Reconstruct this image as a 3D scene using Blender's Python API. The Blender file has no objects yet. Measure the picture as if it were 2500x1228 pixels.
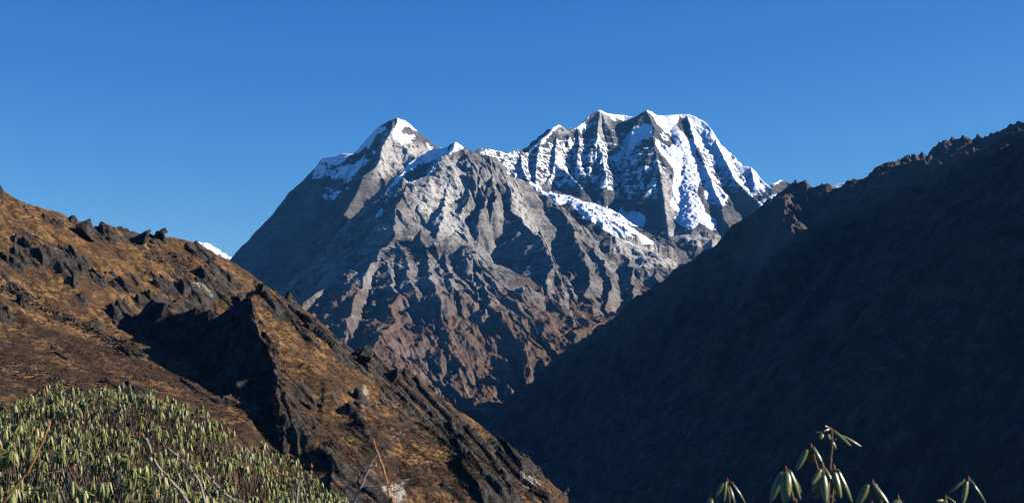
import bpy, bmesh, math, random
import numpy as np
from mathutils import Vector, Matrix

C = bpy.context.scene.collection
R = math.radians
# ------------------------------------------------------------------ camera
F_PX = 3400.0                      # focal length in pixels of a 2500 wide frame
PITCH = math.atan(286 / F_PX)
cam = bpy.data.cameras.new("camera")
cam.sensor_width = 36.0
cam.lens = F_PX / 2500 * 36.0
cam.clip_start = 0.1
cam.clip_end = 90000
cam.dof.use_dof = True
cam.dof.focus_distance = 600
cam.dof.aperture_fstop = 11
camo = bpy.data.objects.new("camera", cam)
C.objects.link(camo)
camo.rotation_euler = (R(90) + PITCH, 0, 0)
bpy.context.scene.camera = camo
# ------------------------------------------------------------------ light
SUN_AZ, SUN_EL = 88.0, 26.0        # azimuth clockwise from the view direction
sd = Vector((math.sin(R(SUN_AZ)) * math.cos(R(SUN_EL)), math.cos(R(SUN_AZ)) * math.cos(R(SUN_EL)), math.sin(R(SUN_EL))))
sun = bpy.data.lights.new("sun", 'SUN')
sun.energy = 5.0
sun.angle = R(0.5)
sun.color = (1.0, 0.93, 0.83)
suno = bpy.data.objects.new("sun", sun)
C.objects.link(suno)
suno.rotation_euler = sd.to_track_quat('Z', 'Y').to_euler()
world = bpy.data.worlds.new("World")
bpy.context.scene.world = world
world.use_nodes = True
wn, wl = world.node_tree.nodes, world.node_tree.links
sky = wn.new("ShaderNodeTexSky")
sky.sky_type = 'NISHITA'
sky.sun_disc = False
sky.sun_elevation = R(SUN_EL)
sky.sun_rotation = R(SUN_AZ)
sky.altitude = 3800
sky.air_density = 1.0
sky.dust_density = 0.0
sky.ozone_density = 10.0
tint = wn.new("ShaderNodeMix")          # the deep, high-altitude blue of this sky
tint.data_type, tint.blend_type = 'RGBA', 'MULTIPLY'
tint.inputs[0].default_value = 1.0
tint.inputs[7].default_value = (0.61, 1.04, 1.11, 1)
wl.new(sky.outputs[0], tint.inputs[6])
sep, com = wn.new("ShaderNodeSeparateColor"), wn.new("ShaderNodeCombineColor")
wl.new(tint.outputs[2], sep.inputs[0])
for k, (ref, power) in enumerate(((0.272, 1.85), (1.36, 1.16), (4.08, 0.60))):   # paler toward the horizon, as in thin mountain air
    d = wn.new("ShaderNodeMath"); d.operation = 'DIVIDE'; wl.new(sep.outputs[k], d.inputs[0]); d.inputs[1].default_value = ref
    m = wn.new("ShaderNodeMath"); m.operation = 'MINIMUM'; wl.new(d.outputs[0], m.inputs[0]); m.inputs[1].default_value = 2.8
    q = wn.new("ShaderNodeMath"); q.operation = 'POWER'; wl.new(m.outputs[0], q.inputs[0]); q.inputs[1].default_value = power
    r = wn.new("ShaderNodeMath"); r.operation = 'MULTIPLY'; wl.new(q.outputs[0], r.inputs[0]); r.inputs[1].default_value = ref
    wl.new(r.outputs[0], com.inputs[k])
wl.new(com.outputs[0], wn["Background"].inputs[0])
wn["Background"].inputs[1].default_value = 0.086
sc = bpy.context.scene
sc.view_settings.view_transform = 'Standard'
sc.view_settings.look = 'None'
sc.view_settings.exposure = 0.7
sc.view_settings.gamma = 1.0
sc.render.engine = 'CYCLES'
sc.cycles.use_denoising = True
sc.cycles.denoising_prefilter = 'ACCURATE'
sc.cycles.denoising_input_passes = 'RGB_ALBEDO_NORMAL'
sc.cycles.use_adaptive_sampling = False
sc.cycles.max_bounces = 4
sc.cycles.diffuse_bounces = 0
sc.cycles.volume_bounces = 0
sc.cycles.filter_width = 1.3

# ------------------------------------------------------------------ pixels <-> world
cp, sp = math.cos(PITCH), math.sin(PITCH)
def U(px, py, Y):
    """point on the sight line of photo pixel (px, py) at distance Y along +y"""
    a, b = (px - 1250) / F_PX, (614 - py) / F_PX
    k = Y / (cp - b * sp)
    return (a * k, Y, (sp + b * cp) * k)
def proj(x, y, z):
    d = y * cp + z * sp
    return 1250 + F_PX * x / d, 614 - F_PX * (z * cp - y * sp) / d

# ------------------------------------------------------------------ noise
def _hash(ix, iy, seed):
    h = (ix.astype(np.int64) * 374761393 + iy.astype(np.int64) * 668265263 + seed * 974711) & 0xFFFFFFFF
    h = ((h ^ (h >> 13)) * 1274126177) & 0xFFFFFFFF
    h = ((h ^ (h >> 16)) * 2246822519) & 0xFFFFFFFF
    return (h ^ (h >> 15)) & 0xFFFFFFFF
def _h2(ix, iy, seed):
    h = _hash(ix, iy, seed)
    return (h & 0xFFFF).astype(np.float32) / 65535.0, (h >> 16).astype(np.float32) / 65535.0
def perlin(x, y, seed=0):
    x0, y0 = np.floor(x), np.floor(y)
    fx, fy = (x - x0).astype(np.float32), (y - y0).astype(np.float32)
    ix, iy = x0.astype(np.int64), y0.astype(np.int64)
    u, v = fx * fx * fx * (fx * (fx * 6 - 15) + 10), fy * fy * fy * (fy * (fy * 6 - 15) + 10)
    def g(i, j):
        a = _hash(ix + i, iy + j, seed).astype(np.float32) * np.float32(2 * math.pi / 4294967296.0)
        return np.cos(a) * (fx - i) + np.sin(a) * (fy - j)
    n00, n10, n01, n11 = g(0, 0), g(1, 0), g(0, 1), g(1, 1)
    return (n00 + u * (n10 - n00)) * (1 - v) + (n01 + u * (n11 - n01)) * v
def fbm(x, y, octv=4, seed=0, gain=0.5):
    s, a = 0.0, 1.0
    for o in range(octv):
        s = s + a * perlin(x, y, seed + o * 17)
        x, y, a = x * 2.03 + 5.1, y * 2.03 - 3.7, a * gain
    return s
def ridged(x, y, octv=4, seed=0, gain=0.5):
    s, a = 0.0, 1.0
    for o in range(octv):
        s = s + a * (1 - 2 * np.abs(perlin(x, y, seed + o * 17)) * 1.4)
        x, y, a = x * 2.03 + 5.1, y * 2.03 - 3.7, a * gain
    return s
def smooth(a, b, x):
    t = np.clip((x - a) / (b - a), 0, 1)
    return t * t * (3 - 2 * t)
def slabs(x, y, ux, uy, ang, size, aspect, seed, keep=0.4):
    """tilted blocks: cells stretched along ang; each kept cell is a slab rising toward its scarp"""
    c, s = math.cos(ang), math.sin(ang)
    p, q = (x * c + y * s) / (size * aspect), (-x * s + y * c) / size
    p = p + 0.25 * perlin(x / size / 3, y / size / 3, seed + 3)
    q = q + 0.25 * perlin(x / size / 3, y / size / 3, seed + 4)
    ip, iq = np.floor(p), np.floor(q)
    best = np.full(p.shape, 9.0, np.float32); sec = best.copy()
    bh = np.zeros_like(best); bt = np.zeros_like(best); bq = np.zeros_like(best); bp = np.zeros_like(best)
    for i in (-1, 0, 1):
        for j in (-1, 0, 1):
            r1, r2 = _h2(ip + i, iq + j, seed)
            cx, cy = ip + i + 0.15 + 0.7 * r1, iq + j + 0.15 + 0.7 * r2
            dp, dq = (p - cx).astype(np.float32), (q - cy).astype(np.float32)
            d = np.maximum(np.abs(dp), np.abs(dq)) * 0.6 + 0.4 * np.hypot(dp, dq)
            r3, r4 = _h2(ip + i, iq + j, seed + 91)
            m = d < best
            sec = np.where(m, best, np.minimum(sec, d))
            best = np.where(m, d, best)
            bh = np.where(m, r3, bh); bt = np.where(m, r4, bt); bq = np.where(m, dq, bq); bp = np.where(m, dp, bp)
    on = (bh < keep).astype(np.float32)
    edge = smooth(0.0, 0.06, sec - best)
    h = on * edge * (np.clip(0.55 + bq * 1.1, 0, 1.2) * (0.45 + 0.55 * bt) - 0.15 * np.abs(bp))
    return h, on * edge

def tents(X, Y, ridges, cap=1.4):
    """height = highest of all ridge roofs; a ridge = (points, slope on its left, slope on its right) of its travel direction"""
    H = np.full(X.shape, -1e5, np.float32); D = np.zeros_like(H); S = np.zeros(X.shape, np.float32)
    for k, rd in enumerate(ridges):
        pts, sl, sr = rd[0], rd[1], rd[2]
        rnd = rd[3] if len(rd) > 3 else 0.0
        bow = rd[4] if len(rd) > 4 else 0.0
        arc, last, n3 = 0.0, len(pts) - 2, min(3, len(pts) - 1)
        before = (X - pts[0][0]) * (pts[n3][0] - pts[0][0]) + (Y - pts[0][1]) * (pts[n3][1] - pts[0][1]) < 0
        after = (X - pts[-1][0]) * (pts[-1 - n3][0] - pts[-1][0]) + (Y - pts[-1][1]) * (pts[-1 - n3][1] - pts[-1][1]) < 0
        ends = before | after                                           # a rib falls off steeply past its ends
        for q, (a, b) in enumerate(zip(pts[:-1], pts[1:])):
            ax, ay, az = a; bx, by, bz = b
            dx, dy = bx - ax, by - ay
            L2 = dx * dx + dy * dy + 1e-6
            t = np.clip(((X - ax) * dx + (Y - ay) * dy) / L2, 0, 1)
            ex, ey = X - (ax + t * dx), Y - (ay + t * dy)
            d = np.hypot(ex, ey)
            s = np.where(dx * ey - dy * ex > 0, sl, sr)
            s = np.where(ends, np.maximum(s, cap), s)
            de = np.sqrt(d * d + rnd * rnd) - rnd if rnd else d
            h = az + t * (bz - az) - s * de - (d * d / bow if bow > 0 else 1.2 * np.maximum(d + bow, 0) if bow < 0 else 0)
            if len(rd) > 5: h = h - rd[5](X, Y)
            m = h > H
            H = np.where(m, h, H); D = np.where(m, d, D); S = np.where(m, arc + t * math.sqrt(L2) + k * 9770.0, S)
            arc += math.sqrt(L2)
    return H.astype(np.float32), D.astype(np.float32), S

def grad(H, A, YY):
    da = np.gradient(H, A, axis=1)
    dy = np.gradient(H, YY, axis=0)
    zx = da / YY[:, None]
    return zx, dy - A[None, :] * zx
def blur(a, n):
    for ax in (0, 1):
        for _ in range(2):
            c = np.cumsum(np.concatenate([np.repeat(np.take(a, [0], ax), n + 1, ax), a, np.repeat(np.take(a, [-1], ax), n, ax)], ax), ax)
            hi = np.take(c, range(2 * n + 1, c.shape[ax]), ax); lo = np.take(c, range(0, c.shape[ax] - 2 * n - 1), ax)
            a = (hi - lo) / (2 * n + 1)
    return a
def erode(X, Y, H, A, YY, L0, octv, k, seed, amp=1.0, nb=6, gain=0.5, dirk=1.0):
    """gullies and ribs running downhill, octave on octave"""
    gx, gy = grad(blur(H, nb), A, YY)
    sl = np.hypot(gx, gy) + 1e-3
    steep = smooth(0.1, 0.8, sl)
    ax_, ay_ = np.zeros_like(H), np.zeros_like(H)
    out = np.zeros_like(H)
    L, w = L0, k
    for o in range(octv):
        tx, ty = gx + ax_, gy + ay_
        n = np.hypot(tx, ty) + 1e-3
        dx, dy = (-ty / n * dirk).astype(np.float32), (tx / n * dirk).astype(np.float32)
        px, py = X / L, Y / L
        ix, iy = np.floor(px), np.floor(py)
        fx, fy = (px - ix).astype(np.float32), (py - iy).astype(np.float32)
        va = np.zeros_like(H); vx = np.zeros_like(H); vy = np.zeros_like(H); wt = np.zeros_like(H)
        for i in (-1, 0, 1):
            for j in (-1, 0, 1):
                r1, r2 = _h2(ix + i, iy + j, seed + o * 31)
                ppx, ppy = fx - i - r1, fy - j - r2
                ww = np.exp(-(ppx * ppx + ppy * ppy) * 2.2)
                ph = (ppx * dx + ppy * dy) * np.float32(6.2832)
                cs, sn = np.cos(ph), np.sin(ph)
                va += cs * ww; wt += ww
                vx -= sn * dx * ww * 6.2832; vy -= sn * dy * ww * 6.2832
        va /= wt; vx /= wt; vy /= wt
        a = w * L
        out += va * a * steep
        ax_ += vx * w * steep; ay_ += vy * w * steep
        L *= 0.5
        w *= gain * 2
    return out * amp

# ------------------------------------------------------------------ terrain meshes
class Terrain:
    def __init__(s, px0, px1, ncol, y0, y1, nrow, wing=None):
        s.A = np.linspace((px0 - 1250) / F_PX, (px1 - 1250) / F_PX, ncol).astype(np.float64)
        if wing:      # coarser columns on past the left edge
            s.A = np.concatenate([np.linspace((wing - 1250) / F_PX, s.A[0], 130)[:-1], s.A]); ncol = len(s.A)
        s.YY = np.geomspace(y0, y1, nrow)
        s.X = (s.A[None, :] * s.YY[:, None]).astype(np.float32)
        s.Y = np.repeat(s.YY[:, None], ncol, 1).astype(np.float32)
        s.attr = {}
    def project(s):
        return proj(s.X, s.Y, s.H)
    def build(s, name, mat, kind='structure'):
        nr, nc = s.H.shape
        co = np.stack([s.X, s.Y, s.H], -1).reshape(-1, 3).astype(np.float32)
        i = np.arange(nr * nc).reshape(nr, nc)
        q = np.stack([i[:-1, :-1], i[:-1, 1:], i[1:, 1:], i[1:, :-1]], -1).reshape(-1, 4)
        me = bpy.data.meshes.new(name)
        me.vertices.add(len(co)); me.vertices.foreach_set("co", co.ravel())
        me.loops.add(q.size); me.loops.foreach_set("vertex_index", q.ravel().astype(np.int32))
        me.polygons.add(len(q)); me.polygons.foreach_set("loop_start", (np.arange(len(q)) * 4).astype(np.int32))
        me.update(calc_edges=True)
        me.polygons.foreach_set("use_smooth", np.ones(len(q), bool))
        for k, v in s.attr.items():
            at = me.attributes.new(k, 'FLOAT', 'POINT')
            at.data.foreach_set("value", v.astype(np.float32).ravel())
        me.materials.append(mat)
        o = bpy.data.objects.new(name, me); C.objects.link(o)
        o['kind'] = kind
        return o
    def pick(s, px, py):
        """first terrain point seen at a photo pixel"""
        j = int(np.argmin(np.abs(s.A - (px - 1250) / F_PX)))
        _, P = proj(s.X[:, j], s.Y[:, j], s.H[:, j])
        k = np.nonzero(P <= py)[0]
        i = int(k[0]) if len(k) else len(P) - 1
        return Vector((s.X[i, j], s.Y[i, j], s.H[i, j]))
    def at(s, x, y):
        i = int(np.clip(np.searchsorted(s.YY, y), 1, len(s.YY) - 1)); a = x / y
        j = int(np.clip(np.searchsorted(s.A, a), 1, len(s.A) - 1))
        return float(s.H[i, j])

def polymask(PX, PY, polys, soft=0.0):
    m = np.zeros(PX.shape, bool)
    for p in polys:
        p = np.array(p, float); n = len(p)
        bx = (PX > p[:, 0].min()) & (PX < p[:, 0].max()) & (PY > p[:, 1].min()) & (PY < p[:, 1].max())
        xx, yy = PX[bx], PY[bx]
        ins = np.zeros(xx.shape, bool)
        for i in range(n):
            x1, y1 = p[i]; x2, y2 = p[(i + 1) % n]
            if y1 == y2: continue
            ins ^= ((y1 > yy) != (y2 > yy)) & (xx < (x2 - x1) * (yy - y1) / (y2 - y1) + x1)
        m[bx] |= ins
    return m

def P3(lst, Y0=None, Y1=None):
    """[(px,py,Y)...] -> points; without Y the distance runs evenly from Y0 to Y1"""
    if Y0 is None:
        return [U(*p) for p in lst]
    n = len(lst) - 1
    return [U(p[0], p[1], Y0 + (Y1 - Y0) * i / n) for i, p in enumerate(lst)]

# ------------------------------------------------------------------ materials
class M:
    """small node-graph writer"""
    def __init__(s, name, rough=0.9, spec=0.2):
        s.m = bpy.data.materials.new(name); s.m.use_nodes = True
        s.n, s.l = s.m.node_tree.nodes, s.m.node_tree.links
        s.b = s.n["Principled BSDF"]
        s.b.inputs["Roughness"].default_value = rough
        s.b.inputs["Specular IOR Level"].default_value = spec
        s.tc = s.n.new("ShaderNodeTexCoord").outputs["Object"]
    def put(s, sock, v):
        if hasattr(v, 'is_linked') or isinstance(v, bpy.types.NodeSocket): s.l.new(v, sock)
        elif isinstance(v, (tuple, list)) and len(v) == 3 and sock.type == 'RGBA': sock.default_value = (*v, 1)
        else: sock.default_value = v
    def vec(s, sx=1, sy=1, sz=1, rot=(0, 0, 0), src=None):
        n = s.n.new("ShaderNodeMapping"); s.l.new(src or s.tc, n.inputs[0])
        n.inputs["Scale"].default_value = (sx, sy, sz); n.inputs["Rotation"].default_value = rot
        return n.outputs[0]
    def noise(s, scale, detail=5, rough=0.55, vec=None, dist=0.0, typ='FBM'):
        n = s.n.new("ShaderNodeTexNoise"); n.noise_type = typ
        s.l.new(vec or s.tc, n.inputs["Vector"])
        n.inputs["Scale"].default_value = scale; n.inputs["Detail"].default_value = detail
        n.inputs["Roughness"].default_value = rough; n.inputs["Distortion"].default_value = dist
        return n.outputs[0]
    def voro(s, scale, vec=None, feat='F1', out="Distance", rnd=1.0):
        n = s.n.new("ShaderNodeTexVoronoi"); n.feature = feat
        s.l.new(vec or s.tc, n.inputs["Vector"]); n.inputs["Scale"].default_value = scale
        n.inputs["Randomness"].default_value = rnd
        return n.outputs[out]
    def attr(s, name):
        n = s.n.new("ShaderNodeAttribute"); n.attribute_name = name
        return n.outputs["Fac"]
    def math(s, op, a, b=0.0, c=0.0, clamp=False):
        n = s.n.new("ShaderNodeMath"); n.operation = op; n.use_clamp = clamp
        s.put(n.inputs[0], a); s.put(n.inputs[1], b)
        if len(n.inputs) > 2: s.put(n.inputs[2], c)
        return n.outputs[0]
    def map(s, v, a, b, c=0.0, d=1.0):
        n = s.n.new("ShaderNodeMapRange"); n.interpolation_type = 'SMOOTHSTEP'
        s.put(n.inputs[0], v)
        for i, q in enumerate((a, b, c, d)): s.put(n.inputs[i + 1], q)
        return n.outputs[0]
    def mix(s, f, a, b, mode='MIX'):
        n = s.n.new("ShaderNodeMix"); n.data_type = 'RGBA'; n.blend_type = mode
        s.put(n.inputs[0], f); s.put(n.inputs[6], a); s.put(n.inputs[7], b)
        return n.outputs[2]
    def bump(s, h, strength, dist, prev=None):
        n = s.n.new("ShaderNodeBump"); n.inputs["Strength"].default_value = strength
        n.inputs["Distance"].default_value = dist; s.l.new(h, n.inputs["Height"])
        if prev: s.l.new(prev, n.inputs["Normal"])
        return n.outputs[0]
    def done(s, col, normal=None, rough=None):
        s.put(s.b.inputs["Base Color"], col)
        if normal: s.l.new(normal, s.b.inputs["Normal"])
        if rough is not None: s.put(s.b.inputs["Roughness"], rough)
        return s.m

def mat_mountain(name, warm, dark, veg_a, veg_b, strata=0.02):
    m = M(name, 0.95, 0.1)
    n1 = m.noise(0.004, 6, 0.6)
    n2 = m.noise(0.03, 6, 0.65)
    n3 = m.noise(0.12, 4, 0.6)
    st = m.noise(1.0, 4, 0.6, vec=m.vec(0.004, 0.004, strata * 2.0), dist=0.6)
    tone = m.math('ADD', m.math('MULTIPLY', n1, 0.35), m.math('ADD', m.math('MULTIPLY', n2, 0.3), m.math('MULTIPLY', st, 0.35)))
    col = m.mix(m.map(tone, 0.40, 0.60), dark, warm)
    col = m.mix(m.map(n3, 0.35, 0.7, 0.0, 0.35), col, (0.12, 0.115, 0.11))
    crack = m.map(m.noise(1.0, 8, 0.75, vec=m.vec(0.06, 0.06, 0.025)), 0.30, 0.46, 1.0, 0.0)
    col = m.mix(m.math('MULTIPLY', crack, 0.75), col, (0.03, 0.03, 0.032))
    col = m.mix(m.math('MULTIPLY', m.attr("tan"), m.map(n2, 0.3, 0.65)), col, (0.42, 0.33, 0.24))  # tan laid on sunlit rock, so sunlight is painted into its colour
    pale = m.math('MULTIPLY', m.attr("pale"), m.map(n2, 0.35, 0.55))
    col = m.mix(pale, col, (0.56, 0.53, 0.48))  # pale tone, also carrying painted sunlight on the mountains' lit faces
    v = m.math('ADD', m.attr("veg"), m.math('MULTIPLY', m.math('SUBTRACT', m.noise(0.035, 6, 0.7), 0.5), 1.6))
    vm = m.map(v, 0.36, 0.72)
    col = m.mix(m.map(m.attr("veg"), -0.05, 0.5, 0.0, 0.72), col, (0.165, 0.108, 0.080))
    vcol = m.mix(m.map(m.noise(0.02, 5, 0.65), 0.35, 0.65), veg_a, veg_b)
    col = m.mix(vm, col, vcol)
    sn = m.math('ADD', m.attr("snow"), m.math('MULTIPLY', m.math('SUBTRACT', m.noise(0.04, 8, 0.72), 0.5), 1.1))
    sn = m.math('ADD', sn, m.math('MULTIPLY', m.math('SUBTRACT', m.noise(1.0, 5, 0.65, vec=m.vec(0.012, 0.012, 0.07)), 0.5), 0.5))
    sm = m.map(sn, 0.46, 0.52)
    col = m.mix(sm, col, (0.86, 0.88, 0.91))
    h = m.math('ADD', m.noise(0.05, 8, 0.65), m.math('MULTIPLY', m.noise(1.0, 6, 0.6, vec=m.vec(0.02, 0.02, 0.09)), 0.6))
    hb = m.math('MULTIPLY', h, m.math('SUBTRACT', 1.0, m.math('MULTIPLY', sm, 0.75)))
    return m.done(col, m.bump(hb, 1.0, 18.0))

# ------------------------------------------------------------------ the big ridges (photo pixel x, y and distance of each crest point)
Q = 1.0     # mesh density
def nn(v): return int(v * Q)

# ---- far snow peaks
def build_snow():
    T = Terrain(470, 2210, nn(900), 6300, 12200, nn(1050))
    X, Y = T.X, T.Y
    wx = X + 15 * fbm(X / 420, Y / 420, 3, 11) + 7 * fbm(X / 90, Y / 90, 2, 15)
    wy = Y + 40 * fbm(X / 420, Y / 420, 3, 12) + 14 * fbm(X / 90, Y / 90, 2, 16)
    rd = [
     (P3([(973,289,8500),(949,297,8540),(921,313,8600),(905,330,8650),(885,351,8720),(863,375,8800),(833,374,8850),(811,381,8900),(789,383,9000),(771,410,9150),(752,450,9350),(726,465,9500),(710,488,9650),(690,510,9800),(654,563,10050),(631,589,10250),(596,618,10450),(566,639,10600),(500,690,10900)]), 1.25, 1.0),
     (P3([(973,289,8500),(993,297,8560),(1019,318,8640),(1035,348,8720),(1058,368,8800),(1100,385,8800),(1158,374,8800),(1167,363,8850),(1195,363,8900),(1221,368,9000),(1235,374,9060),(1252,369,9120),(1269,365,9200),(1280,374,9260),(1292,370,9300),(1306,358,9360),(1321,341,9430),(1338,330,9520),(1352,313,9600),(1365,304,9700),(1375,310,9720),(1383,319,9740),(1395,317,9780),(1406,310,9820),(1423,298,9880),(1440,278,9940),(1465,268,10000),(1480,276,10030),(1497,280,10060),(1523,281,10080),(1549,286,10040),(1565,274,10010),(1578,268,10000)]), 0.9, 1.35),
     (P3([(1578,268,10000),(1591,272,10050),(1604,281,10090),(1624,282,10150),(1650,280,10200),(1673,279,10240),(1692,284,10230),(1710,292,10220),(1725,302,10180),(1736,315,10130),(1746,336,10080),(1760,361,10000),(1777,380,9930),(1790,396,9880),(1809,405,9850),(1832,408,9820),(1845,419,9780),(1861,437,9740),(1884,458,9680),(1895,480,9640),(1905,530,9560)]), 1.6, 1.35),
     (P3([(962,294,8460),(954,325,8300),(936,357,8120),(929,393,7950),(915,410,7850),(885,429,7700),(876,458,7560),(840,525,7250),(800,610,6900),(760,700,6500)]), 1.0, 1.15),
     (P3([(853,400,8700),(835,440,8450),(800,500,8150),(760,560,7850),(720,640,7400),(690,720,6900)]), 0.8, 1.0),
     (P3([(752,450,9350),(728,520,8950),(690,600,8500),(650,680,7900)]), 0.8, 1.0),
     (P3([(1019,318,8640),(1010,360,8400),(990,400,8200),(960,460,7900)]), 0.9, 1.2),
     (P3([(1578,268,10000),(1598,309,9800),(1594,338,9650),(1599,364,9500),(1607,397,9350),(1612,432,9150),(1617,471,8950),(1624,510,8750),(1627,559,8500),(1640,620,8200),(1665,690,7800)]), 1.0, 1.0),
     (P3([(1465,268,10000),(1460,307,9800),(1458,344,9600),(1475,385,9420),(1480,430,9200)]), 2.2, 1.0),
     (P3([(1365,304,9700),(1362,330,9560),(1358,364,9400),(1356,398,9230),(1345,425,9080),(1325,455,8900)]), 1.5, 1.2),
     (P3([(1356,398,9230),(1385,425,9050),(1415,450,8880)]), 1.3, 1.0),
     (P3([(1269,365,9200),(1272,400,9000),(1285,440,8750)]), 1.2, 1.3),
     (P3([(1321,341,9430),(1310,390,9150),(1305,440,8850)]), 1.2, 1.3),
     (P3([(1406,310,9820),(1415,350,9600),(1412,390,9400)]), 1.2, 1.3),
     (P3([(1673,279,10240),(1690,330,9980),(1712,390,9620),(1738,440,9300),(1758,490,8980),(1768,530,8720),(1790,570,8480)]), 1.1, 1.0),
     (P3([(1746,338,10080),(1765,385,9800),(1790,430,9500),(1825,468,9260),(1856,500,9060),(1862,550,8800),(1850,600,8500)]), 1.1, 1.2),
     (P3([(1832,408,9820),(1845,450,9560),(1885,480,9450)]), 1.1, 1.1),
     (P3([(1650,300,10150),(1668,380,9700),(1680,450,9250),(1690,520,8750),(1690,560,8450)]), 0.3, 0.3, 30, 500),
     (P3([(1630,578,8300),(1680,572,8320),(1720,580,8280),(1780,592,8260),(1830,606,8260)]), 0.8, 0.95),
     (P3([(1640,585,8280),(1650,640,7950),(1660,700,7600)]), 0.9, 0.9),
     (P3([(1740,583,8270),(1730,640,7950),(1715,700,7600)]), 0.9, 0.9),
     (P3([(1294,446,8000),(1345,470,7950),(1392,483,7900),(1429,498,7850),(1480,532,7750),(1530,560,7650),(1580,592,7550),(1640,642,7400)]), 0.2, 0.28, 60, 800),
     (P3([(1372,512,7500),(1398,490,7560),(1425,502,7520),(1455,522,7460),(1490,556,7340),(1505,590,7220)]), 0.6, 0.75, 20),
     (P3([(1490,570,7200),(1530,590,7200),(1570,605,7180),(1620,625,7120),(1668,655,7050)]), 0.5, 0.6, 15),
     (P3([(1870,460,10500),(1884,452,10500),(1904,439,10600),(1923,444,10600),(1943,460,10500),(1960,500,10300)]), 1.0, 1.0),
     (P3([(1850,505,9300),(1880,490,9500),(1930,500,9700)]), 0.7, 0.9),
     (P3([(1930,480,11500),(1990,470,11500),(2025,455,11500),(2050,448,11500),(2080,443,11500),(2130,432,11600),(2215,415,11600)]), 1.0, 1.0),
    ]
    H, D, S = tents(wx, wy, rd)
    H = np.maximum(H, 60 + 0 * H); T.attr['rid'] = np.floor(S / 9770.0)
    keep = smooth(0, 130, D) * 0.85 + 0.15
    PX, PY = proj(X, Y, H)
    glac = polymask(PX, PY, [[(1640,330),(1700,330),(1740,440),(1730,560),(1640,570),(1625,500)], [(1290,440),(1350,460),(1500,520),(1600,580),(1590,610),(1480,560),(1330,500)]]).astype(np.float32)
    glac = blur(glac, 8)
    er = erode(X, Y, H, T.A, T.YY, 330, 5, 0.13, 5, nb=8)
    H1 = H + er * keep * (1 - 0.7 * glac)
    flute = ridged(S / 30 + D / 120 + 0.25 * perlin(X / 60, Y / 60, 8), D / 220, 3, 21)
    # rock ledges: beds lying nearly level
    zb = (H1 + 0.10 * X + 14 * fbm(X / 150, Y / 150, 3, 31))
    ph = zb / 52.0
    step = (ph - np.floor(ph)); led = (smooth(0.25, 0.75, step) - step) * 52.0
    west = smooth(-150, -600, X)
    H2 = H1 + 0.45 * led * keep * (1 - glac) * (1 - 0.8 * west) + 3.5 * flute * keep * (1 - glac) * (1 - 0.7 * west)
    H2 += glac * (9 * ridged(X / 55, Y / 80, 3, 41) + 5 * perlin(X / 18, Y / 18, 44))
    H2 += 2.2 * fbm(X / 24, Y / 24, 3, 51) * keep
    T.H = H2.astype(np.float32)
    PX, PY = proj(X, Y, T.H)
    jx = PX + 5 * fbm(X / 60, Y / 60, 3, 61); jy = PY + 5 * fbm(X / 60, Y / 60, 3, 62)
    z1 = lambda l: [(550 + a / 3.07, 250 + b / 3.07) for a, b in l]
    zN = lambda l: [(1280 + a / 4.0925, 250 + b / 4.0925) for a, b in l]
    z3 = lambda l: [(1500 + a / 3.07, 250 + b / 3.07) for a, b in l]
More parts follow.
